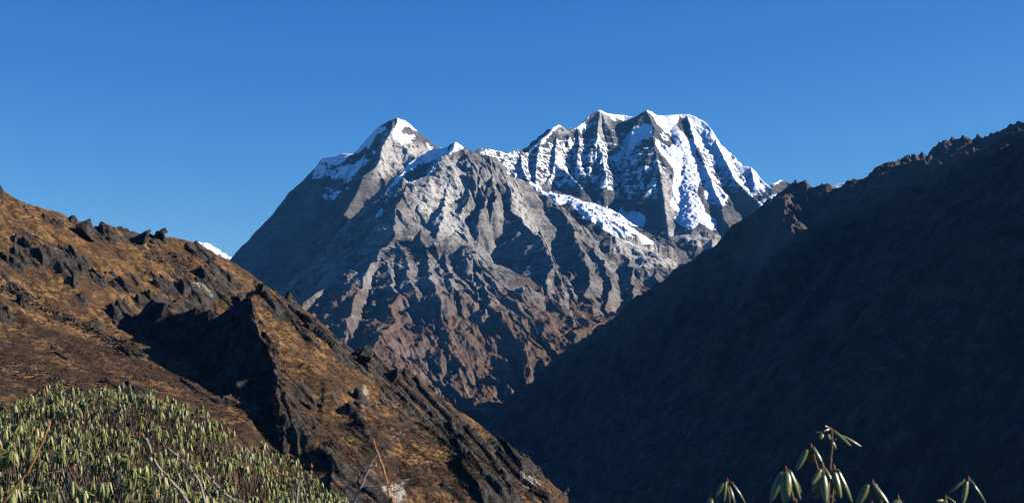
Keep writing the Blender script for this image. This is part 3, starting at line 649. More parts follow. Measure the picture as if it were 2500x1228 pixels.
    gr = m.map(m.noise(0.06, 5, 0.7, vec=m.vec(1, 1, 1)), 0.58, 0.66)
    scol = m.mix(gr, scol, (0.035, 0.042, 0.018))
    col = m.mix(sh, grass, scol)
    rkc = m.mix(m.map(m.noise(0.22, 7, 0.7), 0.38, 0.62), (0.014, 0.013, 0.012), (0.075, 0.066, 0.058))
    rkc = m.mix(m.map(m.noise(0.5, 5, 0.7), 0.56, 0.68, 0, 0.6), rkc, (0.085, 0.050, 0.024))
    rkc = m.mix(m.map(m.voro(0.55), 0.0, 0.10, 1.0, 0.0), rkc, (0.02, 0.02, 0.02))
    rf = m.map(m.math('ADD', m.attr("rock"), m.math('MULTIPLY', m.math('SUBTRACT', n2, 0.5), 0.9)), 0.34, 0.50)
    col = m.mix(rf, col, rkc)
    stone = m.map(m.voro(0.42), 0.09, 0.14, 1.0, 0.0)
    stone = m.math('MULTIPLY', stone, m.map(m.noise(0.12, 4), 0.52, 0.62))
    col = m.mix(stone, col, (0.30, 0.27, 0.24))
    col = m.mix(m.math('MULTIPLY', m.attr("pale"), m.map(m.noise(0.5, 7, 0.75), 0.40, 0.56)), col, (0.42, 0.37, 0.29))
    hb = m.math('ADD', m.math('MULTIPLY', n3, 0.5), m.math('ADD', m.noise(0.5, 8, 0.7), m.math('MULTIPLY', m.voro(1.1), 0.25)))
    T.build("brown_hillside", m.done(col, m.bump(hb, 0.9, 1.3)))
    return T

T_snow = build_snow()
T_rock = build_rock()
T_right = build_right()
T_hill = build_hill()

# ---- valley floor: one sheet out past everything
def disc(name, r, z, mat):
    bm = bmesh.new()
    bmesh.ops.create_circle(bm, cap_ends=True, segments=96, radius=r)
    for v in bm.verts: v.co.z = z
    me = bpy.data.meshes.new(name); bm.to_mesh(me); bm.free()
    me.materials.append(mat); o = bpy.data.objects.new(name, me); C.objects.link(o)
    o['kind'] = 'structure'
    return o
vm = M("valley_floor", 0.95, 0.1)
disc("valley_floor", 13500, -504, vm.done(vm.mix(vm.map(vm.noise(0.01, 6, 0.6), 0.4, 0.6), (0.09, 0.07, 0.05), (0.05, 0.045, 0.04))))

# ---- haze
def haze():
    m = bpy.data.materials.new("haze"); m.use_nodes = True
    n, l = m.node_tree.nodes, m.node_tree.links
    n.remove(n["Principled BSDF"])
    v = n.new("ShaderNodeVolumePrincipled")
    v.inputs["Color"].default_value = (0.14, 0.50, 1.0, 1)
    v.inputs["Density"].default_value = 1.0e-5
    v.inputs["Anisotropy"].default_value = 0.0
    l.new(v.outputs[0], n["Material Output"].inputs["Volume"])
    bm = bmesh.new(); bmesh.ops.create_cube(bm, size=1.0)
    for q in bm.verts:
        q.co = (q.co.x * 29000, q.co.y * 29000, -506 if q.co.z < 0 else 2150)
    me = bpy.data.meshes.new("haze"); bm.to_mesh(me); bm.free()
    me.materials.append(m); o = bpy.data.objects.new("haze", me); C.objects.link(o)
    o['kind'] = 'stuff'
haze()

# ------------------------------------------------------------------ small builders
rng = random.Random(7)
def mesh_obj(name, bm, mat, parent=None, smooth_=True):
    me = bpy.data.meshes.new(name); bm.to_mesh(me); bm.free()
    if smooth_: me.polygons.foreach_set("use_smooth", [True] * len(me.polygons))
    for m in (mat if isinstance(mat, (list, tuple)) else [mat]): me.materials.append(m)
    o = bpy.data.objects.new(name, me); C.objects.link(o)
    if parent: o.parent = parent
    return o
def tag(o, label, cat, group=None):
    o['label'] = label; o['category'] = cat
    if group: o['group'] = group
    return o
def thing(name, label, cat, loc=(0, 0, 0), group=None):
    o = bpy.data.objects.new(name, None); C.objects.link(o); o.location = loc
    return tag(o, label, cat, group)
def tube(bm, pts, r0, r1, seg=6, wob=0.0):
    pts = [Vector(p) for p in pts]
    rings = []
    for i, p in enumerate(pts):
        d = (pts[min(i + 1, len(pts) - 1)] - pts[max(i - 1, 0)]).normalized()
        u = d.orthogonal().normalized(); v = d.cross(u)
        r = r0 + (r1 - r0) * i / (len(pts) - 1)
        r *= 1 + wob * rng.uniform(-1, 1)
        rings.append([bm.verts.new(p + u * r * math.cos(a) + v * r * math.sin(a)) for a in [2 * math.pi * k / seg for k in range(seg)]])
    for a, b in zip(rings[:-1], rings[1:]):
        for k in range(seg):
            bm.faces.new((a[k], a[(k + 1) % seg], b[(k + 1) % seg], b[k]))
    bm.faces.new(rings[0][::-1]); bm.faces.new(rings[-1])
def bend(pts, n=4, jit=0.0):
    """extra points between the given ones, with a little natural crookedness"""
    pts = [Vector(p) for p in pts]; out = []
    for a, b in zip(pts[:-1], pts[1:]):
        L = (b - a).length
        for k in range(n):
            q = a.lerp(b, k / n)
            if k: q = q + Vector((rng.uniform(-1, 1), rng.uniform(-1, 1), rng.uniform(-1, 1))) * jit * L
            out.append(q)
    return out + [pts[-1]]

# ------------------------------------------------------------------ plants: materials
def leaf_mat(name, top, tip, under, rough=0.35):
    m = M(name, rough, 0.5)
    geo = m.n.new("ShaderNodeNewGeometry")
    pt = geo.outputs["Random Per Island"]
    c = m.mix(m.map(pt, 0.0, 1.0), top, tip)
    c = m.mix(m.map(m.noise(60, 3, 0.6), 0.45, 0.7, 0.0, 0.5), c, tip)
    c = m.mix(m.map(pt, 0.955, 0.97), c, (0.30, 0.17, 0.05))
    c = m.mix(geo.outputs["Backfacing"], c, under)
    m.done(c)
    b = m.b
    b.inputs["Transmission Weight"].default_value = 0.0
    tr = m.n.new("ShaderNodeBsdfTranslucent"); tr.inputs[0].default_value = (0.16, 0.20, 0.02, 1)
    mx = m.n.new("ShaderNodeMixShader"); mx.inputs[0].default_value = 0.10
    out = m.n["Material Output"]
    m.l.new(b.outputs[0], mx.inputs[1]); m.l.new(tr.outputs[0], mx.inputs[2]); m.l.new(mx.outputs[0], out.inputs[0])
    return m.m
bush_leaf = leaf_mat("bush_leaf", (0.085, 0.098, 0.014), (0.27, 0.265, 0.060), (0.20, 0.18, 0.06), 0.46)
shoot_leaf = leaf_mat("shoot_leaf", (0.13, 0.14, 0.030), (0.23, 0.23, 0.070), (0.30, 0.27, 0.04), 0.25)
def bark(name, a, b, sc_=120):
    m = M(name, 0.8, 0.25)
    c = m.mix(m.map(m.noise(sc_, 4, 0.6), 0.35, 0.65), a, b)
    return m.done(c, m.bump(m.noise(sc_ * 2, 3), 0.5, 0.002))
twig_grey = bark("twig_grey", (0.30, 0.23, 0.18), (0.48, 0.39, 0.32))
twig_rust = bark("twig_rust", (0.38, 0.15, 0.04), (0.55, 0.26, 0.09))
bud_rust = bark("bud_rust", (0.32, 0.10, 0.025), (0.45, 0.17, 0.05), 300)
bush_wood = bark("bush_wood", (0.045, 0.034, 0.026), (0.15, 0.115, 0.09), 40)
stem_red = bark("stem_red", (0.17, 0.09, 0.06), (0.26, 0.16, 0.11), 200)
bud_red = bark("bud_red", (0.28, 0.06, 0.03), (0.36, 0.12, 0.06), 300)

def leaf(bm, base, tipv, width, face, curl=0.9, seg=5, droop=0.12, nx=2):
    """one drooping leaf from base to tip; its margins roll down round the midrib. face = outward side"""
    base, tipv = Vector(base), Vector(tipv)
    ax = tipv - base; L = ax.length; ax.normalize()
    side = ax.cross(face).normalized(); up = side.cross(ax).normalized()
    rows = []
    for i in range(seg + 1):
        t = i / seg
        w = width * 0.5 * (math.sin(math.pi * min(1, (t * 0.93 + 0.05)) ** 0.8) ** 0.55) * (1.0 if t < 1 else 0.25)
        c = base + ax * (L * t) + up * (droop * L * math.sin(math.pi * t) * 0.6)
        row = []
        for k in range(-nx, nx + 1):
            s = k / nx
            a = s * curl * 1.5
            rad = w / max(0.2, curl * 1.5)
            row.append(bm.verts.new(c + side * (math.sin(a) * rad if curl > 0.15 else s * w) - up * ((1 - math.cos(a)) * rad)))
        rows.append(row)
    for a, b in zip(rows[:-1], rows[1:]):
        for k in range(2 * nx):
            bm.faces.new((a[k], a[k + 1], b[k + 1], b[k]))

# ------------------------------------------------------------------ ground by the camera
def interp(xs, ys, x):
    return float(np.interp(x, xs, ys))
def ground_z(x, y):
    g = -1.65 - 0.05 * y - 0.02 * y * smooth(4, 30, y) - 0.10 * max(0.0, x - 0.5) - 0.0012 * max(0, y - 12) ** 2
    return g - 0.06 * max(0, -y)
def near_ground():
    n, m = 90, 110
    xs, ys = np.linspace(-26, 22, n), np.linspace(-8, 46, m)
    XX, YY = np.meshgrid(xs, ys)
    Z = np.vectorize(ground_z)(XX, YY) + 0.10 * fbm(XX / 1.5, YY / 1.5, 4, 701)
    Z = Z - np.maximum(0, np.hypot(XX, YY - 10) - 22) ** 2 * 0.06
    co = np.stack([XX, YY, Z], -1).reshape(-1, 3)
    i = np.arange(n * m).reshape(m, n)
    q = np.stack([i[:-1, :-1], i[:-1, 1:], i[1:, 1:], i[1:, :-1]], -1).reshape(-1, 4)
    me = bpy.data.meshes.new("ground"); me.from_pydata(co.tolist(), [], q.tolist())
    me.polygons.foreach_set("use_smooth", [True] * len(q))
    k = M("ground", 0.95, 0.1)
    c = k.mix(k.map(k.noise(1.2, 6, 0.7), 0.35, 0.65), (0.035, 0.024, 0.016), (0.11, 0.065, 0.03))
    me.materials.append(k.done(c, k.bump(k.noise(9, 5, 0.7), 0.8, 0.05)))
    o = bpy.data.objects.new("ground", me); C.objects.link(o); o['kind'] = 'structure'
near_ground()

# ------------------------------------------------------------------ rhododendron bushes
def bush(name, label, prof, Ytop, Ybot, zbot, leaf_len, count, seed, back=1.6, keep_in=None):
    """prof: photo outline of the crown's top edge at distance Ytop; the crown leans down toward Ybot"""
    rr = random.Random(seed)
    px = [p[0] for p in prof]; py = [p[1] for p in prof]
    wx_ = [U(a, b, Ytop)[0] for a, b in prof]; wz_ = [U(a, b, Ytop)[2] for a, b in prof]
    x0, x1 = wx_[0], wx_[-1]
    xm = (x0 + x1) / 2
    root = thing(name, label, "bush", (xm, (Ytop + Ybot) / 2, ground_z(xm, (Ytop + Ybot) / 2)))
    inv = Vector(root.location)
    lf, wd = bmesh.new(), bmesh.new()
    def top(x, y):
        z = interp(wx_, wz_, x)
        if y > Ytop: z -= ((y - Ytop) / back) ** 2 * 1.6
        else:
            t = (Ytop - y) / (Ytop - Ybot)
            z = z + (zbot - z) * (t ** 1.25)
        z += 0.24 * float(fbm(np.array([x * 0.9]), np.array([y * 0.9]), 2, seed)[0]) + 0.15 * float(fbm(np.array([x * 2.6]), np.array([y * 2.6]), 1, seed + 5)[0])
        return z
    n = 0
    while n < count:
        x, y = rr.uniform(x0 - 0.2, x1), rr.uniform(Ybot, Ytop + back * 0.7)
        gap = float(fbm(np.array([x * 1.5]), np.array([y * 1.1]), 3, seed + 9)[0])
        if gap < -0.10 and rr.random() < 0.85: continue
        depth = 0.0 if rr.random() < 0.6 else rr.uniform(0.1, 0.9)
        z = top(x, y) - depth - 0.03
        if z < ground_z(x, y) + 0.25: continue
        n += 1
        c = Vector((x + rr.gauss(0, 0.02), y, z + rr.uniform(-0.03, 0.06)))
        k = rr.randint(7, 11)
        a0 = rr.uniform(0, 6.28)
        lean = Vector((rr.gauss(0, 0.12), rr.gauss(0, 0.12), 0))
        for i in range(k):
            a = a0 + 6.283 * i / k + rr.uniform(-0.3, 0.3)
            out = Vector((math.cos(a), math.sin(a), 0)) + lean
            dr = rr.uniform(0.05, 0.36) if rr.random() < 0.85 else rr.uniform(0.5, 1.3)
            L = leaf_len * rr.uniform(0.75, 1.15)
            d = (out * math.sin(dr) + Vector((0, 0, -math.cos(dr)))).normalized()
            b = c + out * (0.16 * L)
            face = (out * math.cos(dr) + Vector((0, 0, math.sin(dr)))).normalized()
            leaf(lf, b, b + d * L, L * rr.uniform(0.19, 0.29), face, rr.uniform(0.35, 0.8), 3, 0.06, 1)
        # the shoot that carries the rosette
        p0 = c + Vector((0, 0, 0.015)); p2 = c + Vector((rr.gauss(0, 0.10), rr.gauss(0.02, 0.10), -rr.uniform(0.25, 0.5)))
        tube(wd, [p0, p0.lerp(p2, 0.5) + Vector((rr.gauss(0, 0.02), rr.gauss(0, 0.02), 0)), p2], 0.004, 0.009, 4)
    # crooked limbs from the root up through the crown
    for i in range(34):
        x, y = rr.uniform(x0, x1), rr.uniform(Ybot + 0.2, Ytop + back * 0.4)
        e = Vector((x, y, top(x, y) - rr.uniform(0.1, 0.3)))
        s0 = Vector((xm + (x - xm) * 0.6, (y + Ytop) / 2, ground_z(xm + (x - xm) * 0.6, (y + Ytop) / 2) - 0.05))
        tube(wd, bend([s0, s0.lerp(e, 0.55) + Vector((rr.gauss(0, 0.15), rr.gauss(0, 0.15), 0.1)), e], 4, 0.05), 0.035, 0.008, 5)
    for i in range(130):     # bare grey twigs showing among the leaves
        x, y = rr.uniform(x0, x1), rr.uniform(Ybot, Ytop)
        p = Vector((x, y, top(x, y) + rr.uniform(-0.25, 0.0)))
        q = p + Vector((rr.gauss(0, 0.22), rr.gauss(0, 0.15), rr.uniform(-0.25, 0.12)))
        tube(wd, bend([p, q], 3, 0.08), 0.007, 0.003, 4)
    for bm in (lf, wd): bmesh.ops.translate(bm, verts=bm.verts, vec=-inv)
    mesh_obj("foliage", lf, bush_leaf, root, False)
    mesh_obj("branches", wd, bush_wood, root)
    return root
bush("rhododendron_bush", "broad dense rhododendron bush with drooping narrow leaves, on the slope below the brown hillside",
     [(60,1010),(82,985),(100,950),(125,932),(145,926),(165,940),(210,944),(250,936),(300,946),(335,936),(360,955),(400,968),(445,985),(480,988),(510,1020),(560,1055),(600,1075),(640,1085),(665,1110),(700,1140),(735,1160),(760,1185),(815,1198),(850,1222),(900,1260)], 18.5, 12.6, -1.35, 0.092, 2700, 41)
bush("rhododendron_bush", "low dark rhododendron bush in the bottom left corner, with larger leaves",
     [(-140,1050),(-60,1052),(0,1060),(60,1062),(130,1070),(200,1085),(280,1105),(360,1130),(450,1160),(540,1200),(620,1250)], 12.4, 9.2, -1.15, 0.106, 820, 42)
bush("rhododendron_bush", "small shaded rhododendron bush at the left edge, behind the larger bushes",
     [(-120,1000),(-40,1005),(10,1012),(50,1003),(95,1000),(140,1002),(180,1030)], 21.5, 19.5, -1.1, 0.10, 320, 43)

# ------------------------------------------------------------------ big-leaved shoots in front, bottom right
def shoot(label, Y, stems, leaves, buds, petioles=()):
    """stems: px polylines; leaves: (x0,y0,x1,y1,width px, roll, depth along y, facing -1 left .. 1 right)"""
    g = stems[0][-1]
    gx = U(g[0], g[1], Y)[0]
    root = thing("rhododendron_shoot", label, "shoot", (gx, Y, ground_z(gx, Y)), "rhododendron shoots along the bottom edge")
    inv = Vector(root.location)
    s_px = Y / F_PX
    def add(name, bm, mat):
        bmesh.ops.translate(bm, verts=bm.verts, vec=-inv)
        return mesh_obj(name, bm, mat, root)
    for k, st in enumerate(stems):
        pts = [Vector(U(a, b, Y)) for a, b in st]
        if k == 0 or st[-1][1] > 1220:
            e = pts[-1]; pts += [e + Vector((0.01, 0.0, -0.25)), Vector((gx, Y, ground_z(gx, Y) - 0.03))]
        bm = bmesh.new(); tube(bm, bend(pts, 3, 0.012), 0.0030, 0.0055, 7); add("stem", bm, stem_red)
    for st in petioles:
        bm = bmesh.new(); tube(bm, [U(a, b, Y) for a, b in st], 0.0016, 0.0016, 6); add("leaf_stalk", bm, stem_red)
    for (x0, y0, x1, y1, w, roll, dy, fc) in leaves:
        b, t = Vector(U(x0, y0, Y + dy * 0.4)), Vector(U(x1, y1, Y + dy))
        face = Vector((fc, -0.8, 0.35)).normalized()
        bm = bmesh.new()
        leaf(bm, b, t, w * s_px * 1.25 * min(1.5 * roll, 1.57) / math.sin(min(1.5 * roll, 1.57)), face, roll, 10, 0.07, 4)
        o = add("leaf", bm, shoot_leaf)
        sm = o.modifiers.new("thickness", 'SOLIDIFY'); sm.thickness = 0.0009
        sb = o.modifiers.new("round", 'SUBSURF'); sb.levels = sb.render_levels = 1
    for (x, y, h) in buds:
        p = Vector(U(x, y, Y)); bm = bmesh.new()
        H = h * s_px
        prof = [(0, 0.2), (0.25, 0.30), (0.5, 0.26), (0.75, 0.15), (1.0, 0.02)]
        rings = [[bm.verts.new(p + Vector((math.cos(a) * r * H, math.sin(a) * r * H, (t - 0.3) * H))) for a in [k * 6.2832 / 8 for k in range(8)]] for t, r in prof]
        for a, b2 in zip(rings[:-1], rings[1:]):
            for k in range(8): bm.faces.new((a[k], a[(k + 1) % 8], b2[(k + 1) % 8], b2[k]))
        add("bud", bm, bud_red)
    return root
q = lambda X, Yv: (1850 + X / 5.903, 1020 + Yv / 5.903)
r3 = lambda X, Yv: (1700 + X / 3.125, 1000 + Yv / 3.125)
def L(f, x0, y0, x1, y1, w, roll=1.0, dy=0.0, fc=0.3):
    return (*f(x0, y0), *f(x1, y1), w / (5.903 if f is q else 3.125), roll, dy, fc)
shoot("tallest slender shoot, its bare stem topped by two rolled leaves pointing right", 4.1,
      [[q(1055,150), q(1075,330), q(1068,430), q(1052,560), q(1042,740), q(1025,900), q(1008,1060), q(1000,1235)]],
      [L(q,1090,165,1352,408,62,1.15,-0.02,0.8), L(q,1205,245,1503,415,44,1.2,0.03,0.7), L(q,1045,150,972,112,30,1.0,-0.02,-0.2), L(q,1040,150,948,192,26,0.8,-0.03,-0.2),
       L(q,960,212,825,205,26,1.1,0,-0.3), L(q,925,215,905,305,52,0.5,-0.02,-0.1), L(q,1010,235,1062,345,60,0.6,0.02,0.1), L(q,1085,345,1138,452,38,0.7,0,0.4)],
      [(*q(1055,175), 12)], [[q(1040,190), q(980,195), q(925,215)], [q(1045,200), q(1000,250)], [q(1075,335), q(1105,320), q(1130,300)], [q(1072,180), q(1095,168)], [q(1075,330), q(1000,300), q(990,260)]])
shoot("shoot with three leaves spread like a tripod, leaning left below the tallest one", 4.2,
      [[q(772,420), q(800,520), q(830,620), q(858,715), q(905,900), q(960,1100), q(985,1240)]],
      [L(q,700,445,545,768,78,0.9,-0.03,-0.6), L(q,745,455,772,655,115,0.45,0.05,-0.2), L(q,808,408,948,668,66,1.1,-0.02,0.8)],
      [(*q(768,400), 11), (*q(695,450), 7)], [[q(772,425), q(740,435), q(700,447)], [q(772,425), q(795,412)]])
shoot("dark shoot with a dense bell of hanging leaves, left of the taller shoots", 4.0,
      [[q(410,740), q(440,860), q(470,1030), q(500,1130), q(532,1240)]],
      [L(q,330,775,172,1222,100,0.85,-0.03,-0.7), L(q,400,770,392,1250,135,0.8,-0.06,-0.3), L(q,370,760,290,1100,90,0.9,0.06,-0.6), L(q,485,765,628,1195,76,1.1,-0.02,0.8), L(q,520,840,635,1085,60,0.9,0.04,0.6), L(q,450,765,470,1100,90,0.9,0.05,0.1)],
      [(*q(405,728), 10), (*q(548,1200), 12)], [[q(410,745), q(365,750), q(330,778)], [q(410,745), q(455,750), q(485,768)], [q(410,745), q(400,772)]])
shoot("middle shoot with rolled dark leaves hanging round a red bud", 3.9,
      [[q(932,700), q(945,790), q(975,900), q(1015,960), q(1010,1090), q(1000,1240)]],
      [L(q,905,725,770,955,72,1.1,-0.04,-0.5), L(q,885,870,800,1085,92,0.6,0.02,-0.4), L(q,900,900,850,1120,80,0.9,0.05,-0.4), L(q,910,1090,795,1150,50,0.8,0.0,-0.4), L(q,955,815,985,1225,98,1.0,-0.05,0.1), L(q,965,705,1072,890,46,1.1,-0.02,0.7), L(q,1020,1085,1128,1198,26,1.1,-0.03,0.6)],
      [(*q(930,690), 17)], [[q(935,705), q(905,695), q(885,715)], [q(935,740), q(905,800), q(885,860)], [q(938,705), q(965,705)]])
shoot("shoot with one leaf laid flat across its top, right of the middle shoot", 3.95,
      [[q(1098,725), q(1085,850), q(1082,1030), q(1068,1150), q(1062,1240)]],
      [L(q,975,762,1160,745,38,1.2,-0.03,0.2), L(q,1120,775,1205,1160,98,1.0,-0.04,0.3), L(q,1070,780,1110,1120,80,0.9,0.04,-0.1), L(q,1178,765,1368,1220,84,1.1,-0.02,0.7)],
      [(*q(1096,722), 15)], [[q(1100,735), q(1140,742), q(1165,750)], [q(1150,745), q(1130,775)], [q(1165,748), q(1180,768)]])
shoot("shoot with two wide leaves folded down like a tent, second from the right", 4.0,
      [[r3(1345,548), r3(1340,610), r3(1335,670), r3(1332,716)]],
      [L(r3,1300,565,1215,740,52,0.9,-0.03,-0.7), L(r3,1325,572,1290,700,30,0.6,0.03,-0.5), L(r3,1360,560,1475,722,50,1.05,-0.02,0.8), L(r3,1372,565,1420,720,40,0.9,0.05,0.3)],
      [(*r3(1346,548), 10)], [[r3(1345,555), r3(1318,548), r3(1298,566)], [r3(1345,555), r3(1362,560)]])
shoot("leftmost shoot with thin tightly rolled leaves on long arched stalks", 4.3,
      [[r3(236,545), r3(236,590), r3(240,640), r3(242,716)]],
      [L(r3,200,560,148,665,26,0.7,-0.02,-0.5), L(r3,228,545,213,702,20,1.2,-0.04,0.1), L(r3,240,585,258,725,20,1.1,0.02,0.1), L(r3,256,580,298,725,22,1.2,-0.03,0.5), L(r3,280,560,382,722,20,1.2,0.0,0.7)],
      [(*r3(236,540), 10)], [[r3(236,550), r3(215,546), r3(200,562)], [r3(236,550), r3(262,548), r3(282,562)], [r3(236,560), r3(256,580)]])
shoot("short dark shoot just above the bottom edge, left of the leftmost tall one", 4.3,
      [[r3(112,650), r3(112,690), r3(112,716)]],
      [L(r3,102,668,86,730,26,0.9,-0.02,-0.4), L(r3,118,668,112,735,28,0.9,-0.04,0.0), L(r3,135,665,182,730,18,1.2,0.0,0.6)],
      [(*r3(112,648), 9)], [[r3(112,652), r3(135,664)]])
shoot("low shoot showing only a red bud and leaf tops, right of the tent-like leaves", 4.1,
      [[r3(1540,672), r3(1540,716)]],
      [L(r3,1522,682,1488,735,26,0.9,-0.02,-0.5), L(r3,1552,682,1580,735,28,0.9,-0.02,0.5), L(r3,1538,685,1536,740,28,0.9,-0.04,0)],
      [(*r3(1540,668), 10)], [[r3(1540,676), r3(1522,682)], [r3(1540,676), r3(1553,682)]])
shoot("low shoot with short pale leaves splayed sideways, beside the rightmost shoot", 4.2,
      [[r3(1902,662), r3(1900,690), r3(1898,716)]],
      [L(r3,1885,685,1835,692,20,0.9,-0.02,-0.4), L(r3,1895,690,1862,735,24,0.9,-0.02,-0.4), L(r3,1925,668,1980,708,18,1.2,0.0,0.7), L(r3,1905,680,1915,735,24,0.9,-0.04,0.2)],
      [(*r3(1902,660), 7)], [[r3(1902,668), r3(1925,668)], [r3(1902,670), r3(1885,684)]])
shoot("rightmost shoot with three narrow leaves hanging like a fork", 4.15,
      [[r3(2078,520), r3(2068,560), r3(2050,640), r3(2038,716)]],
      [L(r3,2050,528,1926,634,20,1.1,-0.02,-0.6), L(r3,2066,545,2032,730,38,1.0,-0.05,0.0), L(r3,2090,528,2135,580,22,1.2,-0.02,0.6), L(r3,2122,570,2215,722,24,1.2,0.0,0.6)],
      [(*r3(2078,518), 8)], [[r3(2078,525), r3(2062,520), r3(2048,530)], [r3(2078,525), r3(2092,528)], [r3(2080,530), r3(2120,570)]])

# ------------------------------------------------------------------ bare twigs in front
def twig(label, Y, main, sides, buds, r=0.0042, mat=None):
    g = main[-1]; gx = U(g[0], g[1], Y)[0]
    root = thing("bare_twig", label, "twig", (gx, Y, ground_z(gx, Y)), "bare twigs in front of the bushes")
    inv = Vector(root.location)
    def add(name, bm, m):
        bmesh.ops.translate(bm, verts=bm.verts, vec=-inv); mesh_obj(name, bm, m, root)
    pts = [Vector(U(p[0], p[1], Y + (p[2] if len(p) > 2 else 0))) for p in main]
    e = pts[-1]; pts += [e + (e - pts[-2]).normalized() * 0.2 + Vector((0, 0, -0.2)), Vector((gx + 0.05, Y, ground_z(gx, Y) - 0.03))]
    bm = bmesh.new(); tube(bm, bend(pts, 3, 0.02), r * 0.6, r * 1.2, 7, 0.12); add("stem", bm, mat or twig_grey)
    for s in sides:
        col = twig_rust if s[-1] == 'o' else (mat or twig_grey)
        p = [U(a, b, Y) for a, b in s[:-1]]
        bm = bmesh.new(); tube(bm, bend(p, 3, 0.03), r * 0.75, r * 0.45, 6, 0.12); add("side_twig", bm, col)
    for (x, y, h) in buds:
        bm = bmesh.new(); p = Vector(U(x, y, Y)); s = h * Y / F_PX * 0.5
        bmesh.ops.create_icosphere(bm, subdivisions=2, radius=s)
        for v in bm.verts:
            k = 1 + 0.35 * math.sin(v.co.x / s * 4.1 + x) * math.cos(v.co.z / s * 3.7 + y)
            v.co = Vector((v.co.x * 0.75 * k, v.co.y * 0.75 * k, v.co.z * 1.25 * k)) + p
        add("bud", bm, bud_rust)
    return root
t2 = lambda X, Yv: (400 + X / 3.743, 900 + Yv / 3.743)
t8 = lambda X, Yv: (X / 3.744, 900 + Yv / 3.744)
twig("pale forked twig reaching up to the right, tallest of the bare twigs", 5.0,
     [t2(2200,598), t2(2140,612), t2(2050,700), t2(1950,780), t2(1900,850), t2(1850,960), t2(1790,1100), t2(1735,1235)],
     [(t2(1835,925), t2(1765,850), t2(1695,800), 'o'), (t2(1765,1150), t2(1660,1050), t2(1600,1010), t2(1538,990), 'g'), (t2(1690,1090), t2(1640,1095), t2(1575,1070), 'o'), (t2(1825,1082), t2(1960,1070), t2(2100,1040), t2(2240,1010), 'g'), (t2(1880,905), t2(1945,880), 'g'), (t2(1830,975), t2(1828,905), 'g'), (t2(1985,745), t2(2010,712), 'o'), (t2(2130,620), t2(2165,570), 'g')],
     [(*t2(1695,800), 6), (*t2(1540,990), 4), (*t2(1575,1070), 5)])
twig("straight orange twig crossing the pale forked one", 4.6,
     [t2(1912,648), t2(1932,715), t2(1962,790), t2(2010,920), t2(2050,1080), t2(2062,1235)],
     [(t2(2052,1090), t2(2090,1030), 'o')], [(*t2(2085,1195), 14), (*t2(1912,650), 6)], 0.0036, twig_rust)
twig("thin bent twig with an orange side shoot, in front of the middle of the bush", 4.8,
     [t2(35,720), t2(90,768), t2(150,812), t2(215,890), t2(272,955), t2(320,1020), t2(350,1110), t2(380,1235)],
     [(t2(150,835), t2(230,850), t2(325,892), 'o'), (t2(275,955), t2(305,925), 'o')], [(*t2(300,930), 6), (*t2(95,960), 8)], 0.0038)
twig("twig with rust coloured bud clusters, left of the thin bent one", 4.4,
     [t8(1300,598), t8(1340,640), t8(1365,700), t8(1392,790), t8(1450,900), t8(1560,1020), t8(1680,1150), t2(160,1140), t2(240,1240)],
     [(t8(1430,880), t8(1395,860), t8(1355,830), 'o'), (t8(1395,795), t8(1435,775), 'o')], [(*t8(1300,600), 8), (*t8(1412,792), 12), (*t8(1365,845), 9), (*t8(1325,640), 6)], 0.0040)
twig("long grey twig slanting down to the right, under the bush's right side", 4.7,
     [t2(380,955), t2(425,1005), t2(482,1062), t2(560,1140), t2(690,1240)], [(t2(445,1025), t2(462,985), 'o')], [(*t2(460,1005), 5)], 0.0038)
twig("short twig with three orange tips in front of the bush's right end", 4.5,
     [t2(1340,945), t2(1290,980), t2(1250,1015), t2(1225,1080), t2(1215,1235)],
     [(t2(1222,1090), t2(1195,978), t2(1110,970), t2(1040,950), t2(965,915), 'o'), (t2(1215,1120), t2(1150,1062), t2(1070,1010), t2(1000,965), 'o'), (t2(1218,1100), t2(1200,1000), 'g')], [(*t2(1345,945), 9), (*t2(1350,890), 9), (*t2(967,915), 5)], 0.0036, twig_grey)
twig("small orange twig end near the bottom edge below the bush", 4.5,
     [t2(850,1130), t2(880,1175), t2(930,1240)], [(t2(870,1160), t2(890,1140), 'o')], [(*t2(850,1130), 5), (*t2(760,1195), 9)], 0.0034, twig_rust)
twig("brown twig leaning left over the bottom left bush", 3.6,
     [t8(458,480), t8(440,540), t8(400,640), t8(340,770), t8(262,930), t8(170,1040), t8(20,1235)],
     [(t8(180,1030), t8(120,1055), t8(75,1050), 'o'), (t8(300,860), t8(262,880), 'o')], [(*t8(262,870), 9), (*t8(675,915), 11), (*t8(258,940), 7)], 0.0034, twig_rust)
twig("tiny dark twig alone against the shaded slope", 4.4, [(1386,1195), (1367,1210), (1345,1232)], [((1372,1206), (1384,1204), 'g')], [(1386,1195,6)], 0.0032)

